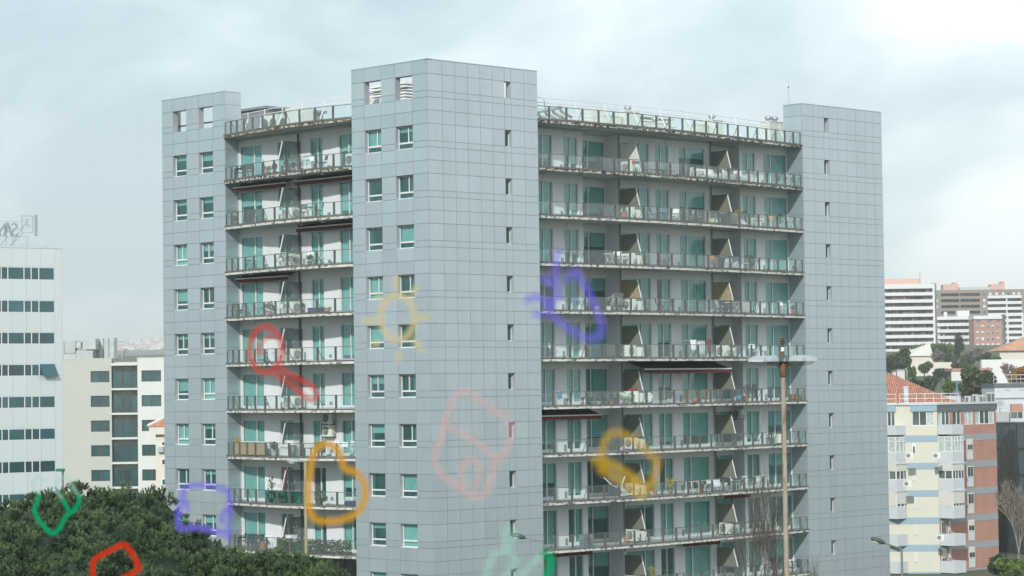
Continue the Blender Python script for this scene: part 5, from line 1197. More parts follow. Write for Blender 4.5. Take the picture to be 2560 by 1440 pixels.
for i in range(11):
    y = 150 + 0; yb0 = (155 if i == 0 else 262+(i-1)*91.0); yb1 = 213+(i)*91.0 if i == 0 else 303+(i-1)*91.0
    MB().box(UX(0), UX(690), -.25, .0, ZY(yb1), ZY(yb0)).build('balcony_parapet', 'far_white', t); MB().box(UX(0), UX(690), .0, 1.6, ZY(yb1)-.0, ZY(yb1)+.25).build('balcony_floor', 'far_white', t)
    for q in range(14):
        a = UX(0)+(UX(690)-UX(0))*q/14; MB().box(a+.25, a+2.0+rnd.random()*1.3, 1.5, 1.58, ZY(yb1+48), ZY(yb1+4)).build('window', rnd.choice(('loggia', 'loggia', 'far_brick', 'far_window')), t)
MB().tube((UX(560), 6, ZY(150)), (UX(560), 6, ZY(-5)), .12, n=5).build('antenna', 'grey', t)
fa, t = far('apartment_block', 'wide brown apartment block with dark recessed balconies at the back of the far group', 1263, 700, 1900, 228)
UX = lambda x: fa.u(X5(x), 850); ZY = lambda y: fa.z(X5(1200), Y5(y))
lg = [(795, 1030), (1045, 1295)]; rows = [(270+76*i, 308+76*i) for i in range(5)]
zs = sorted([0, ZY(228)] + [ZY(v) for r_ in rows for v in r_]); 
inr = lambda z: any(ZY(b) < z < ZY(a) for a, b in rows)
us = sorted([UX(700), UX(2000)] + [UX(v) for l in lg for v in l] + [UX(1395), UX(1830)])
rows2 = [(342+75.5*i, 378+75.5*i) for i in range(9)]
zs2 = sorted(zs + [ZY(v) for r_ in rows2 for v in r_])
inr2 = lambda z: any(ZY(b) < z < ZY(a) for a, b in rows2)
holed(MB(), us, zs2, lambda u, z: (any(UX(a) < u < UX(b) for a, b in lg) and inr(z)) or (UX(1395) < u < UX(1830) and inr2(z)), 0, 1.5).build('wall', 'far_brown', t)
MB().box(UX(700), UX(2000), 3, 15, 0, ZY(232)).build('body', 'loggia_grey', t)
for a, b in rows2[:9]:
    MB().box(UX(1393), UX(1832), -.5, -.02, ZY(a), ZY(a-36)).build('balcony_parapet', 'far_white', t)
for x in (1640,): MB().box(UX(x)-.3, UX(x)+.3, -.2, 2.9, 0, ZY(300)).build('fin', 'far_white', t)
for i in range(5):
    for x in (738, 1350):
        o = MB().box(UX(x-14), UX(x+14), -.12, -.02, ZY(308+75*i), ZY(275+75*i)).build('window', 'far_white' if (i+x) % 3 else 'far_window', t)
for x in (1430, 1512, 1597, 1665, 1733, 1797): MB().box(UX(x-14), UX(x+14), -.12, -.02, ZY(300), ZY(268)).build('window', 'far_white' if x != 1665 else 'far_window', t)
for a, b, y0, y1 in ((845, 1045, 228, 150), (985, 1030, 150, 125), (1460, 1640, 228, 155), (1600, 1640, 155, 122)): MB().box(UX(a), UX(b), 4, 12, ZY(y0), ZY(y1)).build('roof_house', 'far_pink', t)
MB().box(UX(1050), UX(1460), 3, 9, ZY(228), ZY(190)).build('roof_house', 'galv', t)
fa, t = far('apartment_block', 'lower white-banded apartment block with slate-blue stair tower in the middle of the far group', 1150, 715, 1210, 575)
UX = lambda x: fa.u(X5(x), 850); ZY = lambda y: fa.z(X5(1000), Y5(y))
MB().box(UX(700), UX(1145), 1.8, 12, 0, ZY(580)).build('body', 'loggia', t); MB().box(UX(1145), UX(1210), -.5, 12, 0, ZY(568)).build('stair_tower', 'blue_grey', t)
MB().box(UX(1015), UX(1172), 3, 8, ZY(580), ZY(495)).build('roof_house', 'far_white', t); MB().box(UX(845), UX(885), 3, 5, ZY(580), ZY(508)).build('roof_house', 'far_white', t)
for i in range(6):
    MB().box(UX(700), UX(1145), -.3, 1.7, ZY(612+82*i), ZY(572+82*i if i else 570)).build('balcony_parapet', 'far_white', t)
    for q in range(8):
        a = UX(720)+(UX(1140)-UX(720))*q/8; MB().box(a+.5, a+3.5, 1.6, 1.75, ZY(650+82*i), ZY(616+82*i)).build('window', rnd.choice(('far_window', 'loggia_grey', 'far_white')), t)
fa, t = far('apartment_block', 'pinkish brick apartment block with five columns of small square windows in the far group', 1130, 1210, 1600, 562)
UX = lambda x: fa.u(X5(x), 850); ZY = lambda y: fa.z(X5(1400), Y5(y))
MB().box(UX(1212), UX(1572), 0, 12, 0, ZY(612)).build('body', 'far_brick', t); MB().box(UX(1205), UX(1572), -.6, 12, ZY(605), ZY(560)).build('parapet', 'far_white', t); MB().box(UX(1572), UX(1605), 1, 12, 0, ZY(570)).build('stair_tower', 'loggia_grey', t)
for i in range(5):
    for q, x in enumerate((1256, 1322, 1386, 1450, 1515)):
        if i == 4 and q > 2: continue
        w = MB().box(UX(x-17), UX(x+17), -.12, -.01, ZY(718+79*i), ZY(682+79*i)).build('window', 'far_white', t)
        if rnd.random() < .75: MB().box(UX(x-14), UX(x+14), -.2, -.13, ZY(715+79*i), ZY(rnd.choice((686, 700))+79*i)).build('pane', 'far_window', w)
for x in (1270, 1410, 1530): MB().box(UX(x-28), UX(x+28), -.1, -.01, ZY(640), ZY(612)).build('window', 'loggia_grey', t)
fa, t = far('apartment_block', 'white-banded apartment wing at the right of the far group above the orange roof', 1200, 1620, 1850, 530)
UX = lambda x: fa.u(X5(x), 850); ZY = lambda y: fa.z(X5(1700), Y5(y))
MB().box(UX(1625), UX(1838), 1.8, 12, 0, ZY(540)).build('body', 'loggia_grey', t)
for i in range(7): MB().box(UX(1620), UX(1840), -.3, 1.7, ZY(565+75*i), ZY(528+75*i)).build('balcony_parapet', 'far_white', t)
for x in (1645, 1838): MB().box(UX(x)-.4, UX(x)+.4, -.4, 1.75, 0, ZY(530)).build('fin', 'far_white', t)
# --- mid-distance walls, sheds, orange roof, billboard
def simple(name, label, cat, Y, x0, x1, y0, y1, dep, m, roof=None, base=None):
    f_ = Facade(x0, Y, 0); t = f_.thing(name, label, cat); a, b = 0, f_.u(x1, 900)
    MB().box(a, b, 0, dep, 0 if base is None else base, f_.z((x0+x1)/2, y0)).build('wall', m, t)
    return f_, t, b
f_, t, b = simple('house', 'low white house with sloping roof at the foot of the far blocks', 'house', 760, 2274, 2332, 893, 905, 10, 'cream_wall'); zr = f_.z(2300, 890)
MB().add([(0, -.5, zr), (b, -.5, zr), (b, 10, zr), (0, 10, zr), (0, 5, zr+1.4), (b, 5, zr+4)], [(0, 1, 5, 4), (2, 3, 4, 5), (1, 2, 5), (3, 0, 4), (0, 3, 2, 1)]).build('roof', 'shutter', t)
f_, t, b = simple('garden_wall', 'long crumbling stone garden wall below the white house', 'wall', 690, 2270, 2380, 906, 945, 1.5, 'cream_wall')
f_, t, b = simple('garden_wall', 'pale rendered retaining wall below the orange roof', 'wall', 620, 2456, 2640, 898, 950, 2, 'far_white')
f_, t, b = simple('house', 'white house with broad orange tiled roof at the right edge', 'house', 700, 2502, 2660, 881, 905, 14, 'cream_wall'); zr = f_.z(2500, 877); zp = f_.z(2600, 848)
MB().add([(-1, -1, zr), (b, -1, zr), (b, 15, zr), (-1, 15, zr), (8.5, 6, zp+1.0), (b, 6, zp+1.0)], [(0, 1, 5, 4), (2, 3, 4, 5), (3, 0, 4), (1, 2, 5), (0, 3, 2, 1)]).build('roof', 'orange_tile', t)
f_, t, b = simple('shed', 'brownish shed with flat tiled roof behind the billboard', 'shed', 520, 2386, 2475, 928, 960, 8, 'loggia'); zr = f_.z(2400, 928)
MB().box(-.4, b+.4, -.6, 8.4, zr, zr+.6).build('roof', 'far_brick', t); MB().box(f_.u(2467, 930), f_.u(2470.5, 930), -.8, -.1, 0, f_.z(2468, 918)).build('pillar', 'brick_wall', t)
f_ = Facade(2380, 470, 0); t = f_.thing('billboard', 'blank pale billboard on a turquoise post among the trees', 'billboard'); b = f_.u(2418, 930)
MB().box(0, b, 0, .5, f_.z(2400, 952), f_.z(2400, 929)).build('panel', 'cream_white', t); MB().tube((1.0, .25, 0), (1.0, .25, f_.z(2400, 952)), .22, n=8).build('post', 'blue', t)
f_, t, b = simple('low_building', 'low grey flat-roofed shed with railing behind the tiled roof', 'shed', 340, 2340, 2400, 990, 1000, 6, 'galv')

# --- far town on the ridge to the left
mat('far_town', (0.75, 0.72, 0.68), .9, var=.35, scale=.01)
ft_ = MB(); r2 = random.Random(3)
for _ in range(1500):
    Y = r2.uniform(4600, 6500); x = (r2.uniform(265, 430)-1280)/F*Y; w = r2.uniform(4, 13); h = r2.uniform(3, 9); z = tz(Y)
    ft_.box(x, x+w, Y, Y+8, z-8, z+h, r2.choice(('far_white', 'far_white', 'far_town', 'far_pink', 'loggia')))
tag(ft_.build('far_town', 'far_white'), 'pale hillside town far away between the office block and the left tower', None, None, 'stuff')

# ================================================================== trees
def leafmat(name, a, b, rv=0.0):
    m, t, bs = base(name); tcn = N(t, 'ShaderNodeTexCoord'); no = N(t, 'ShaderNodeTexNoise'); no.inputs['Scale'].default_value = 1.3; no.inputs['Detail'].default_value = 3
    at_ = N(t, 'ShaderNodeAttribute', attribute_name='tone'); t.links.new(tcn.outputs['Object'], no.inputs['Vector'])
    c = ramp(t, math_node(t, 'ADD', math_node(t, 'MULTIPLY', no.outputs[0], .5), math_node(t, 'MULTIPLY', at_.outputs['Fac'], .5)), [(0.25, a), (0.75, b)])
    t.links.new(c, bs.inputs['Base Color']); bs.inputs['Roughness'].default_value = .55; bs.inputs['Specular IOR Level'].default_value = .3
    tl2 = N(t, 'ShaderNodeBsdfTranslucent'); t.links.new(c, tl2.inputs[0]); mx = N(t, 'ShaderNodeMixShader'); mx.inputs[0].default_value = .25
    t.links.new(bs.outputs[0], mx.inputs[1]); t.links.new(tl2.outputs[0], mx.inputs[2]); t.links.new(mx.outputs[0], t.nodes['Material Output'].inputs[0]); MATS[name] = m
leafmat('pine_needles', (0.012, 0.036, 0.024), (0.16, 0.245, 0.10))
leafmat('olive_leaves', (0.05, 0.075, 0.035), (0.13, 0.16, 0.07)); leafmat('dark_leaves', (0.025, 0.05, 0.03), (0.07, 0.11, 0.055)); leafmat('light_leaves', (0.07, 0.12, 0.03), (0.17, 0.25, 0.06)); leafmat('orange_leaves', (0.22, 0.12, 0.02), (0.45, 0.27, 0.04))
mat('bark', (0.10, 0.075, 0.055), .95, var=.3, scale=5); mat('pale_bark', (0.22, 0.19, 0.16), .95, var=.3, scale=5)
def np_mesh(name, V, Fc, tone, m):
    me = bpy.data.meshes.new(name); V = np.asarray(V, 'f'); Fc = np.asarray(Fc, 'i'); k = Fc.shape[1]
    me.vertices.add(len(V)); me.vertices.foreach_set('co', V.ravel()); me.loops.add(Fc.size); me.loops.foreach_set('vertex_index', Fc.ravel())
    me.polygons.add(len(Fc)); me.polygons.foreach_set('loop_start', np.arange(0, Fc.size, k, dtype='i')); me.polygons.foreach_set('loop_total', np.full(len(Fc), k, 'i'))
    at_ = me.attributes.new('tone', 'FLOAT', 'FACE'); at_.data.foreach_set('value', np.asarray(tone, 'f')); me.materials.append(MATS[m]); me.update(); me.validate(); return me
rg = np.random.RandomState(5)
def tuft_crown(blobs, n, L, wd, nb, base_):
    """pine crown: round brush-like clumps of shoots on the surface of the blobs; each shoot is a bundle of needle blades"""
    cs = []
    for (c, r) in blobs:
        k = int(n*r[0]*r[1]/sum(q[1][0]*q[1][1] for q in blobs)); th = rg.rand(k)*2*np.pi; ph = np.arccos(rg.uniform(-.3, 1, k)); rr = rg.uniform(.80, 1.02, k)
        d = np.stack([np.cos(th)*np.sin(ph), np.sin(th)*np.sin(ph), np.cos(ph)], 1); cs.append(np.array(c)+d*np.array(r)*rr[:, None])
    SC = np.concatenate(cs); m_ = len(SC); ns = 11; R_ = np.repeat(rg.uniform(.6, 1.15, m_), ns)
    d = rg.randn(m_*ns, 3); d[:, 2] = np.abs(d[:, 2])*1.0-.25; d /= np.linalg.norm(d, axis=1)[:, None]
    C = np.repeat(SC, ns, 0)+d*np.array([.11, .11, .16])*R_[:, None]; k = len(C)
    up = d*.75+np.array([0, 0, .75]); up /= np.linalg.norm(up, axis=1)[:, None]
    s = rg.uniform(.75, 1.2, k)*L*R_
    P = np.repeat(C, nb, 0); U_ = np.repeat(up, nb, 0); S_ = np.repeat(s, nb)
    h = rg.rand(k*nb); side = rg.randn(k*nb, 3); side -= (side*U_).sum(1)[:, None]*U_; side /= np.linalg.norm(side, axis=1)[:, None]+1e-6
    b0 = P+U_*(h*S_)[:, None]*.9; dirn = U_*.8+side*(.85-.4*h)[:, None]; tip = b0+dirn*(S_*.5)[:, None]
    wv = np.cross(dirn, rg.randn(k*nb, 3)); wv /= np.linalg.norm(wv, axis=1)[:, None]+1e-6; wv *= wd*rg.uniform(.6, 1.3, k*nb)[:, None]
    V = np.stack([b0-wv, b0+wv, tip], 1).reshape(-1, 3)-np.array(base_); Fc = np.arange(len(V)).reshape(-1, 3)
    tone = np.clip(np.repeat(np.repeat(rg.rand(m_), ns)*.7, nb)+h*.4-.05, 0, 1)
    return V, Fc, tone
def pine(name, label, basep, blobs, n, L=.42, wd=.017, nb=34, trunk=.28):
    t = thing(name, label, 'tree', basep); V, Fc, tone = tuft_crown(blobs, n, L, wd, nb, basep)
    o = link('crown', np_mesh('crown', V, Fc, tone, 'pine_needles'), t)
    mb = MB()
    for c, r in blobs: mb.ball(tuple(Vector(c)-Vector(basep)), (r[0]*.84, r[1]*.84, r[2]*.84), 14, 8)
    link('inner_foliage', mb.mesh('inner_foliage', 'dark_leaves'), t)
    zt = max(c[2] for c, r in blobs); tr = MB(); tr.tube((0, 0, 0), (.3, .2, (zt)*.65), trunk, trunk*.7, 10)
    for c, r in blobs: tr.tube((.3, .2, zt*.62), tuple((Vector(c)-Vector(basep))*.9), trunk*.45, trunk*.15, 6)
    tr.build('trunk', 'bark', t); return t
def pb(x, y, Y, rx, rz_, ry=None):
    """blob whose top is seen at pixel (x, y)"""
    P_ = at(x, y-11, Y); return ((P_.x, P_.y, P_.z-rz_), (rx, ry or rx*1.1, rz_))
Y0 = 86
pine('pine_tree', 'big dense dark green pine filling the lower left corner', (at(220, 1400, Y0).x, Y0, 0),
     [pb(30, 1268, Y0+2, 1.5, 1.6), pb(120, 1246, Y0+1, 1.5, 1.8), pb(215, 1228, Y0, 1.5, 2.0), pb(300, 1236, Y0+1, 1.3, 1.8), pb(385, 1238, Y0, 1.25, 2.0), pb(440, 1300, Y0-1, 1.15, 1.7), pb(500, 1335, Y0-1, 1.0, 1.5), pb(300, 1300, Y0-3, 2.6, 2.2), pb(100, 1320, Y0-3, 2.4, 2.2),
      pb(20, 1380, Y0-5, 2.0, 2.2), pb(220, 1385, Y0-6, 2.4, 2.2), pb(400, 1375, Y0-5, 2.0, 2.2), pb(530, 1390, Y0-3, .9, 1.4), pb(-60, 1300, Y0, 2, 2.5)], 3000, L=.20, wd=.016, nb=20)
pine('pine_tree', 'lower mid-green pine whose top shows along the bottom edge below the left balconies', (at(690, 1450, 80).x, 80, 0),
     [pb(612, 1392, 80, .9, 1.2), pb(680, 1402, 80, 1.0, 1.3), pb(745, 1408, 80.5, .9, 1.3), pb(800, 1428, 80, .8, 1.3), pb(840, 1446, 80, .7, 1.2), pb(575, 1400, 81, .8, 1.3)], 900, L=.19, wd=.016, nb=20, trunk=.2)
def leafy(name, label, x, y, Y, wpx, hpx, m, n=1500, size=None, zb_=None, seed=1, trunk=True):
    """broad-leaved tree: lumpy crown of leaf-clump faces, top seen at (x, y), width and height in photo pixels"""
    sc_ = Y/F; rx, rz2 = wpx*sc_/2, hpx*sc_/2; top = at(x, y, Y); zg = tz(Y) if zb_ is None else zb_; t = thing(name, label, 'tree', (top.x, Y, zg))
    q = np.random.RandomState(seed); nbl = 7; cs = [(0, 0, 0)] + [tuple(q.uniform(-.55, .55, 3)) for _ in range(nbl)]
    pts = []
    for i, c in enumerate(cs):
        k = n//len(cs); d = q.randn(k, 3); d /= np.linalg.norm(d, axis=1)[:, None]; rr = (.62 if i == 0 else .42)*q.uniform(.6, 1.08, k)
        pts.append(np.array(c)+d*rr[:, None])
    C = np.concatenate(pts)*np.array([rx, rx, rz2])+np.array([0, 0, top.z-rz2-zg]); k = len(C); s = (size or max(.25, rx*.14))
    d1 = q.randn(k, 3); d1 /= np.linalg.norm(d1, axis=1)[:, None]; d2 = np.cross(d1, q.randn(k, 3)); d2 /= np.linalg.norm(d2, axis=1)[:, None]; ss = s*q.uniform(.5, 1.2, k)[:, None]
    V = np.stack([C-d1*ss, C-d2*ss*.6, C+d1*ss, C+d2*ss*.6], 1).reshape(-1, 3); link('crown', np_mesh('crown', V, np.arange(len(V)).reshape(-1, 4), q.rand(k), m), t)
    tr = MB(); tr.tube((0, 0, -1), (0, 0, top.z-rz2-zg), max(.12, rx*.07), max(.08, rx*.05), 7)
    for c in cs[1:5]: tr.tube((0, 0, (top.z-rz2-zg)*.8), (c[0]*rx, c[1]*rx, top.z-rz2-zg+c[2]*rz2), max(.06, rx*.035), .04, 5)
    tr.build('trunk', 'bark', t); return t
def bare(name, label, x, ytop, Y, wpx, m='pale_bark', depth=6, seed=2, r0=None, upright=.75, zb_=None, kids=3, twig=.012, fork=.30):
    q = random.Random(seed); top = at(x, ytop, Y); zg = tz(Y) if zb_ is None else zb_; H = top.z-zg; t = thing(name, label, 'tree', (top.x, Y, zg)); tr = MB(); br = MB(); half = wpx*Y/F/2
    def grow(p, d, L, r, lv):
        segs = 3; 
        for i in range(segs):
            d = (d+Vector((q.gauss(0, .09), q.gauss(0, .09), q.gauss(0, .05)+(.06*upright)))).normalized(); p2 = p+d*(L/segs); r2_ = r*.86
            (tr if lv == 0 else br).tube(p, p2, r, r2_, 6 if lv < 2 else (4 if lv < 4 else 3)); p, r = p2, r2_
            if lv and lv < depth and q.random() < .6: side(p, d, L*.6, r*.55, lv+1)
        if lv < depth:
            for _ in range(kids): side(p, d, L*q.uniform(.62, .85), r*.72, lv+1)
    def side(p, d, L, r, lv):
        a = q.random()*6.283; s = Vector((math.cos(a), math.sin(a), 0)); dd = (d*(upright+.2)+s*q.uniform(.3, .75)*(1.35-upright)).normalized(); grow(p, dd, L, max(r, twig), lv)
    grow(Vector((0, 0, 0)), Vector((0, 0, 1)), H*fork, r0 or H*.016, 0)
    zmax = max(v[2] for v in br.v); xm = max(abs(v[0]) for v in br.v)
    f2, f3 = half/xm, H/zmax
    for b_ in (tr, br): b_.v = [(v[0]*(f2 if v[2] > 0 else 1), v[1]*f2, v[2]*f3) for v in b_.v]
    tr.build('trunk', m, t); o = br.build('branches', m, t); return t
mat('grey_bark', (0.105, 0.09, 0.072), .95, var=.35, scale=5)
bare('bare_tree', 'tall bare upright tree in front of the right-hand balconies, left of the floodlight mast', 1900, 1135, 112, 175, 'grey_bark', 5, 11, .30, .62, kids=3, twig=.028, fork=.64)
bare('bare_tree', 'smaller bare tree with fine twigs to the right of the floodlight mast', 2040, 1370, 118, 120, 'grey_bark', 5, 5, .12, .6, kids=3, twig=.022, fork=.5)
bare('bare_tree', 'pale leafless tree before the dark glass building at the right edge', 2540, 1195, 240, 130, 'pale_bark', 5, 8, .3, .6, kids=3, twig=.03)
bare('bare_tree', 'wide pale leafless tree in the middle of the hillside', 2428, 868, 700, 70, 'pale_bark', 6, 21, .5, .5, twig=.09)
bare('bare_tree', 'domed brownish leafless tree left of the pale one on the hillside', 2342, 872, 720, 62, 'pale_bark', 6, 31, .5, .4, twig=.10)
leafy('leafy_tree', 'dark olive tree beside the right grey tower on the hillside', 2246, 866, 600, 62, 62, 'olive_leaves', 2600, seed=4)
leafy('leafy_tree', 'second dark tree low beside the right grey tower', 2232, 893, 560, 50, 50, 'dark_leaves', 1800, seed=14)
leafy('leafy_tree', 'dark conifer standing in front of the white-banded far block', 2396, 822, 760, 34, 90, 'dark_leaves', 2200, seed=5)
leafy('leafy_tree', 'bright green hedge-like tree line under the far white block', 2330, 864, 860, 110, 18, 'light_leaves', 2200, seed=6, size=1.6)
leafy('leafy_tree', 'round dark bush tree behind the chimneys', 2285, 942, 400, 70, 50, 'dark_leaves', 2600, seed=7)
leafy('leafy_tree', 'grey-green tree with loose crown behind the tiled roof', 2322, 938, 410, 60, 52, 'olive_leaves', 2200, seed=8)
leafy('leafy_tree', 'light green small tree left of the billboard', 2372, 945, 420, 34, 48, 'light_leaves', 1500, seed=9)
leafy('leafy_tree', 'large glossy tree with orange fruit right of the billboard', 2448, 912, 400, 92, 82, 'olive_leaves', 4200, seed=10, size=.5)
leafy('leafy_tree', 'autumn-yellow tree at the right edge below the orange roof', 2548, 915, 430, 60, 52, 'orange_leaves', 2400, seed=12)
leafy('leafy_tree', 'yellow-green narrow tree beside the garden wall', 2280, 912, 520, 24, 40, 'light_leaves', 1200, seed=13)
for q, (lab, x, y, Y, w_, h_, m_) in enumerate([('small olive tree left of the dark conifer on the hillside', 2372, 878, 700, 44, 40, 'olive_leaves'), ('dusty green tree right of the dark conifer on the hillside', 2420, 884, 690, 46, 40, 'olive_leaves'), ('dark tree in front of the pinkish brick block', 2462, 880, 680, 44, 36, 'dark_leaves'),
        ('yellow-green tree at the foot of the pinkish brick block', 2490, 886, 660, 36, 34, 'light_leaves'), ('grey-green tree over the crumbling garden wall', 2310, 902, 640, 50, 36, 'olive_leaves'), ('dark tree over the right end of the garden wall', 2352, 912, 600, 46, 44, 'dark_leaves'), ('pale olive tree above the billboard', 2400, 905, 590, 50, 34, 'olive_leaves'), ('low olive tree behind the rooftop machines', 2420, 950, 410, 56, 46, 'olive_leaves')]):
    leafy('leafy_tree', lab, x, y, Y, w_, h_, m_, 1500, seed=40+q)
bare('bare_tree', 'thin brown leafless tree over the retaining wall at the right edge', 2520, 905, 560, 46, 'pale_bark', 5, 41, .3, .6, twig=.07)
leafy('leafy_bush', 'green bush at the bottom right behind the path railing', 2530, 1395, 200, 90, 60, 'light_leaves', 3000, zb_=0, seed=15, size=.3)
leafy('leafy_bush', 'dark bush under the glass building', 2500, 1378, 235, 60, 60, 'dark_leaves', 2500, zb_=0, seed=16, size=.35)
leafy('leafy_bush', 'brown-green scrub nearest the bottom right corner', 2560, 1418, 180, 90, 60, 'olive_leaves', 2500, zb_=0, seed=17, size=.28)
f_ = Facade(2497, 205, 5); t = f_.thing('path_railing', 'short white path railing between the bushes at the bottom right', 'railing'); b = f_.u(2531, 1410)
MB().path([(0, 0, f_.z(2500, 1416)), (b, 0, f_.z(2500, 1416)+.25)], .05, 5).path([(0, 0, f_.z(2500, 1422)), (b, 0, f_.z(2500, 1422)+.25)], .05, 5).build('rail', 'rail_white', t)
for q in range(4): MB().tube((b*q/3, 0, f_.z(2500, 1428)-4), (b*q/3, 0, f_.z(2500, 1414)+.3*q/3), .04, n=4).build('post', 'rail_white', t)

# ================================================================== masts and street lamps
mat('rust_pole', (0.29, 0.26, 0.205), .8, .1, .15, 1.5, dirt=((0.19, 0.085, 0.035), .52, .66), dscale=(2.5, 2.5, .5)); mat('rust', (0.15, 0.085, 0.05), .9, var=.35, scale=4); mat('luminaire', (0.34, 0.38, 0.40), .4); mat('lamp_green', (0.055, 0.085, 0.08), .5, var=.15); mat('pole_grey', (0.20, 0.22, 0.22), .6, .2); mat('pole_ochre', (0.32, 0.31, 0.20), .8, dirt=((.2, .19, .12), .5, .7))
glassy('lens', (0.80, 0.85, 0.85), .08, .08, .08, (.6, .63, .63))
YM = 70; base_m = at(1966, 1440, YM); topm = at(1957, 905, YM)
t = thing('floodlight_mast', 'tall rust-streaked mast carrying a ring of pale floodlights before the right tower', 'light mast', (topm.x, YM, 0)); H = topm.z
MB().tube((.0, 0, 0), (0, 0, H-.1), .088, .062, 16).build('pole', 'rust_pole', t, smooth=True)
MB().lathe([(.085, H-.42), (.10, H-.40), (.10, H-.1), (.06, H+.12), (.05, H+.3)], 14).build('collar', 'rust', t, smooth=True)
MB().tube((0, 0, H+.3), (0, 0, H+.42), .045, n=8).build('spigot', 'white', t)
for q in range(4): MB().lathe([(.03, H+.42+q*.07), (.095 if q < 3 else .07, H+.45+q*.07), (.03, H+.49+q*.07), (.0, H+.5+q*.07)], 12).build('insulator', 'rust', t)
for k_, (ang, ln) in enumerate(((3.05, .98), (3.9, .72), (2.3, .7), (.05, .98), (.85, .8), (-.75, .72))):
    M = Matrix.Translation((.0, 0, H+.05)) @ Matrix.Rotation(ang, 4, 'Z'); 
    prof = [(.12, .02), (.22, .11), (.45, .14), (.80, .13), (.97, .07), (1.0, -.03)]
    sc_ = ln/1.0; body = MB(); ring = []
    for (x, hgt) in prof:
        wd = .135*(1-.35*abs(x-.5)); ring.append([(x*sc_, -wd, -.035), (x*sc_, -wd*.75, hgt*.75), (x*sc_, 0, hgt), (x*sc_, wd*.75, hgt*.75), (x*sc_, wd, -.035)])
    vs = [p_ for r_ in ring for p_ in r_]; fs = [(5*i+j_, 5*i+5+j_, 5*i+6+j_, 5*i+1+j_) for i in range(len(prof)-1) for j_ in range(4)] + [tuple(range(5)), tuple(range(len(vs)-5, len(vs)))[::-1]]
    body.add(vs, fs); h_ = body.build('lamp_head', 'luminaire', t, smooth=True); h_.matrix_local = M
    ln_ = MB().ball((.56*sc_, 0, -.04), (.36*sc_, .11, .12), 14, 8).build('lens', 'lens', h_, smooth=True)
    MB().box(.28*sc_, .42*sc_, -.14, .14, -.02, .128).build('gear_cover', 'slate_band', h_)
    MB().tube((.02, 0, -.25), (.30*sc_, 0, -.05), .018, n=5).build('arm', 'rust', h_)
def street_lamp(label, head, elbow, Y, poledia, m, headlen, headm='lamp_green', down=True, ybase=0):
    e = at(*elbow, Y); h = at(*head, Y); t = thing('street_lamp', label, 'street lamp', (e.x, Y, 0), 0)
    MB().tube((0, 0, 0), (0, 0, e.z), poledia*.7, poledia*.45, 10).build('pole', m, t)
    hv = Vector((h.x-e.x, 0, h.z)); MB().path([(0, 0, e.z), ((hv.x)*.5, 0, e.z+(h.z-e.z)*.5), tuple(hv)], poledia*.3, 6).build('arm', m, t)
    d = Vector((hv.x, 0, hv.z-e.z)).normalized(); g3 = MB().ball((0, 0, 0), (headlen/2, headlen*.20, headlen*.20), 14, 8)
    g3.v = [(x, y, z*(1 if z > 0 else .75)) for x, y, z in g3.v]
    o = g3.build('lamp_head', headm, t, smooth=True); o.matrix_local = Matrix.Translation(hv+d*headlen*.45) @ Matrix.Rotation(math.atan2(-d.z, abs(d.x)) * (1 if d.x > 0 else -1), 4, 'Y') @ Matrix.Rotation(0 if d.x > 0 else math.pi, 4, 'Z')
    MB().ball((headlen*.08, 0, -headlen*.1), (headlen*.28, headlen*.15, headlen*.12), 12, 6).build('lens', 'offwhite', o, smooth=True)
    return t
street_lamp('dark green street lamp on a thin arm in front of the centre tower', (1313, 1345), (1358, 1355), 100, .05, 'pole_grey', .62)
street_lamp('dark green street lamp on a grey pole at the foot of the right tower', (2212, 1358), (2254, 1372), 92, .10, 'pole_grey', .58)
street_lamp('pale street lamp on an ochre pole in front of the left balconies', (748, 1153), (763, 1153), 104, .13, 'pole_ochre', .55, 'luminaire')
e = at(157, 1174, 120); t = thing('street_lamp', 'square-headed green street lamp above the pine at the left', 'street lamp', (e.x, 120, 0)); MB().tube((0, 0, 0), (0, 0, e.z-.05), .07, .055, 10).build('pole', 'pole_grey', t); MB().box(-.32, .08, -.15, .15, e.z-.08, e.z+.05).build('lamp_head', 'greenplastic', t, bevel=.02)

# ================================================================== the viewer's own window: neon reflections in its glass, imitated by translucent coloured strokes, out of focus
def refl_tint(name, c, alpha):  # see-through surface colour standing in for neon light mirrored in the glass
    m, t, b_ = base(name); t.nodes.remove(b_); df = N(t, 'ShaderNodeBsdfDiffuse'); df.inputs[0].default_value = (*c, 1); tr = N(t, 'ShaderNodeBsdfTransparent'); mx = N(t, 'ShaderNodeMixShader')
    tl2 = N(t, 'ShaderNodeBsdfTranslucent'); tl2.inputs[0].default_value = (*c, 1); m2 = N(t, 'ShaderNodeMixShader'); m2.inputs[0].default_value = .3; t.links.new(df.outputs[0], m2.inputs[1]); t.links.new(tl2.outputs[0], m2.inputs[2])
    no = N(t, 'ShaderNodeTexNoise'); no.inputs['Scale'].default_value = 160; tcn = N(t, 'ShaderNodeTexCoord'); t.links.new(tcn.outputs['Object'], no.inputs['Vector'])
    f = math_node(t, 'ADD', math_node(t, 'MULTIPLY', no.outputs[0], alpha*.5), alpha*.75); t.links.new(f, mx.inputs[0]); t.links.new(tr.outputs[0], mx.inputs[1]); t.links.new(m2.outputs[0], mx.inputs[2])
    t.links.new(mx.outputs[0], t.nodes['Material Output'].inputs[0]); MATS[name] = m
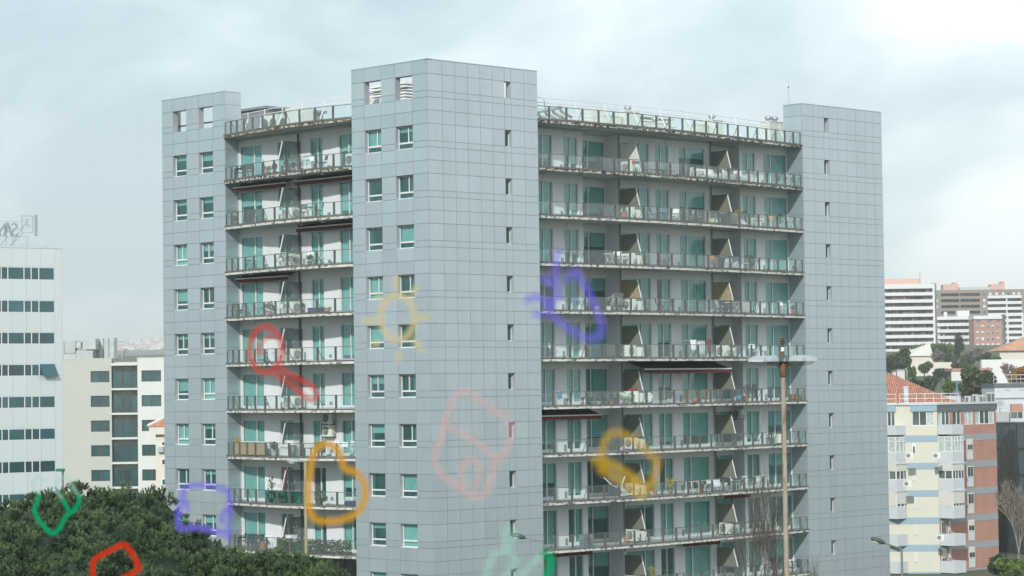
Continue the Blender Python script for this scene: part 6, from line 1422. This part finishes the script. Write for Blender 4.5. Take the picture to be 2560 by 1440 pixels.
refl_tint('refl_red', (.78, .10, .08), .46); refl_tint('refl_red_solid', (.80, .06, .02), .9); refl_tint('refl_sun', (.88, .74, .40), .50); refl_tint('refl_purple', (.26, .20, .97), .36); refl_tint('refl_orange', (.85, .46, .03), .62); refl_tint('refl_pink', (.90, .55, .52), .34); refl_tint('refl_green', (.0, .50, .22), .85); refl_tint('refl_mint', (.50, .85, .72), .28); refl_tint('refl_yellow', (.80, .52, .05), .42)
# the strokes hang on an unbuilt oblique plane in place of the glass: 3.2 m off at the left end, 1.1 m at the right
def inv_d(x): return max(.18, .27+.00034*x)
def gl(x, y): return at(x, y, 1/inv_d(x))
def smooth_path(pts, closed, n=8):
    P_ = [Vector((*p, 0)) for p in pts]; out = []; k = len(P_)
    rng_ = range(k if closed else k-1)
    for i in rng_:
        p0 = P_[(i-1) % k] if closed or i > 0 else P_[0]; p1 = P_[i]; p2 = P_[(i+1) % k]; p3 = P_[(i+2) % k] if closed or i+2 < k else P_[-1]
        for j in range(n):
            s = j/n; out.append(.5*((2*p1)+(-p0+p2)*s+(2*p0-5*p1+4*p2-p3)*s*s+(-p0+3*p1-3*p2+p3)*s**3))
    if not closed: out.append(P_[-1])
    return out
def stroke(mb, pts, w, closed=False, curved=True):
    q = smooth_path(pts, closed, 7) if curved else [Vector((*p, 0)) for p in pts]
    if closed: q = q+[q[0]]
    L, Rr = [], []
    for i, p in enumerate(q):
        a = q[i-1] if i else (q[-2] if closed else p); b_ = q[i+1] if i < len(q)-1 else (q[1] if closed else p); d = (b_-a)
        d = d.normalized() if d.length > 1e-6 else Vector((1, 0, 0)); nn = Vector((-d.y, d.x, 0))*w/2; L.append(p+nn); Rr.append(p-nn)
    vs = []
    for l, r_ in zip(L, Rr):
        A, B_ = gl(l.x, l.y), gl(r_.x, r_.y); vs += [A, B_, A+Vector((0, .0006, 0)), B_+Vector((0, .0006, 0))]
    fs = []
    for i in range(len(L)-1):
        o = 4*i; fs += [(o, o+1, o+5, o+4), (o+3, o+2, o+6, o+7), (o+2, o, o+4, o+6), (o+1, o+3, o+7, o+5)]
    if not closed: o = 4*(len(L)-1); fs += [(0, 2, 3, 1), (o, o+1, o+3, o+2)]
    mb.add(vs, fs)
def reflected_doodle(label, m, strokes):
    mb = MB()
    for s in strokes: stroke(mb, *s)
    o = mb.build('window_reflection', m); tag(o, label, 'window drawing', 'painted neon reflections in the window glass'); return o  # 'window drawing' here means strokes imitating neon reflections, not drawings on the glass
ell = lambda cx, cy, rx, ry, n=10, a0=0, a1=2*math.pi: [(cx+rx*math.cos(a0+(a1-a0)*i/n), cy+ry*math.sin(a0+(a1-a0)*i/n)) for i in range(n)]
reflected_doodle('blurred red magnifying glass painted as a window reflection in front of the left balconies', 'refl_red', [(ell(664, 874, 40, 58), 14, True), ([(686, 842), (664, 846), (648, 866), (646, 884), (660, 876)], 8), ([(700, 920), (740, 945), (780, 965), (792, 990), (775, 1000), (740, 972), (688, 932)], 13)])
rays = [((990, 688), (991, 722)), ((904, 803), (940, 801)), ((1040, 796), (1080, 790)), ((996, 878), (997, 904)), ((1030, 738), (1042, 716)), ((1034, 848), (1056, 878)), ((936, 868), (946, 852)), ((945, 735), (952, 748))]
reflected_doodle('pale yellow sun with rays painted as a window reflection in front of the centre tower', 'refl_sun', [(ell(994, 794, 42, 56), 15, True)] + [([a, b_], 13, False, False) for a, b_ in rays])
reflected_doodle('blurred violet shape painted as a window reflection over the right-hand balconies', 'refl_purple', [([(1396, 625), (1392, 660), (1388, 700), (1394, 740), (1372, 775), (1400, 805), (1440, 832), (1468, 846), (1496, 842), (1505, 815), (1492, 775), (1470, 730), (1440, 680), (1425, 690), (1412, 705)], 17), ([(1312, 752), (1345, 742), (1378, 765)], 17), ([(1355, 690), (1378, 712)], 16), ([(1330, 782), (1360, 790)], 16)])
reflected_doodle('orange-yellow heart painted as a window reflection over the lower left balconies', 'refl_orange', [([(776, 1170), (772, 1230), (776, 1280), (792, 1300), (845, 1302), (890, 1284), (912, 1248), (910, 1206), (888, 1180), (862, 1172), (852, 1140), (836, 1118), (810, 1110), (788, 1126)], 17, True)])
reflected_doodle('violet bag-shaped outline painted as a window reflection by the lower left tower', 'refl_purple', [([(460, 1216), (510, 1213), (562, 1224), (574, 1250), (572, 1300), (570, 1350)], 15), ([(460, 1216), (456, 1250), (447, 1285), (449, 1320), (490, 1318), (530, 1326), (565, 1335)], 17), ([(555, 1310), (556, 1285), (572, 1270)], 13), ([(466, 1250), (470, 1280)], 12)])
reflected_doodle('faint salmon-pink jar outline painted as a window reflection over the centre tower', 'refl_pink', [([(1146, 982), (1180, 988), (1225, 1018), (1272, 1052), (1276, 1090), (1262, 1135), (1240, 1150), (1230, 1190), (1214, 1232), (1188, 1244), (1140, 1212), (1098, 1180), (1086, 1145), (1100, 1100), (1116, 1040)], 14, True), ([(1114, 1062), (1150, 1080), (1200, 1112), (1240, 1148)], 13), ([(1156, 1215), (1154, 1175), (1170, 1150), (1196, 1158), (1194, 1195), (1182, 1232)], 12)])
reflected_doodle('blurred amber-yellow cup painted as a window reflection over the lower right balconies', 'refl_yellow', [([(1512, 1180), (1506, 1130), (1520, 1090), (1548, 1082), (1590, 1104), (1632, 1142), (1644, 1152), (1632, 1195), (1606, 1240), (1560, 1208), (1500, 1172)], 15, True), ([(1480, 1150), (1520, 1158), (1570, 1186), (1612, 1222)], 20)])
reflected_doodle('faint mint-green figure painted as a window reflection at the foot of the centre tower', 'refl_mint', [([(1272, 1314), (1262, 1345), (1262, 1375), (1236, 1385), (1222, 1412), (1214, 1445)], 16), ([(1266, 1375), (1284, 1352), (1290, 1330)], 12), ([(1268, 1380), (1290, 1400), (1275, 1425), (1262, 1448)], 16), ([(1300, 1440), (1330, 1412), (1352, 1385)], 16)])
reflected_doodle('solid green fragment of that reflected figure at the left edge of the lower right balconies', 'refl_green', [([(1356, 1382), (1376, 1392), (1376, 1418), (1362, 1446)], 16)])
reflected_doodle('bright green cat-head outline painted as a window reflection over the pine', 'refl_green', [([(98, 1236), (92, 1258), (86, 1272), (92, 1292), (112, 1318), (130, 1334), (148, 1322), (164, 1292), (184, 1276), (197, 1256), (197, 1236)], 10), ([(156, 1246), (166, 1266), (176, 1280)], 9)])
reflected_doodle('faint pale green reflected ears above the cat-head outline', 'refl_mint', [([(98, 1236), (84, 1215), (92, 1192), (118, 1204)], 8), ([(156, 1246), (140, 1222), (150, 1196), (172, 1200), (190, 1230), (197, 1236)], 8)])
reflected_doodle('solid orange-red rounded square painted as a window reflection at the bottom left', 'refl_red_solid', [([(306, 1362), (322, 1372), (345, 1412), (340, 1428), (280, 1458), (240, 1468), (233, 1440), (232, 1408), (246, 1392), (288, 1370)], 13, True)])

# ================================================================== air
m = bpy.data.materials.new('haze'); m.use_nodes = True; t = m.node_tree; t.nodes.clear(); pv = N(t, 'ShaderNodeVolumePrincipled'); pv.inputs['Density'].default_value = 0.00021
pv.inputs['Color'].default_value = (0.93, 0.965, 0.98, 1); pv.inputs['Anisotropy'].default_value = 0.2
oo = N(t, 'ShaderNodeOutputMaterial'); t.links.new(pv.outputs[0], oo.inputs[1]); MATS['haze'] = m
tag(MB().box(-2700, 2700, -450, 8800, -1.0, 185).build('haze', 'haze'), None, None, None, 'stuff')
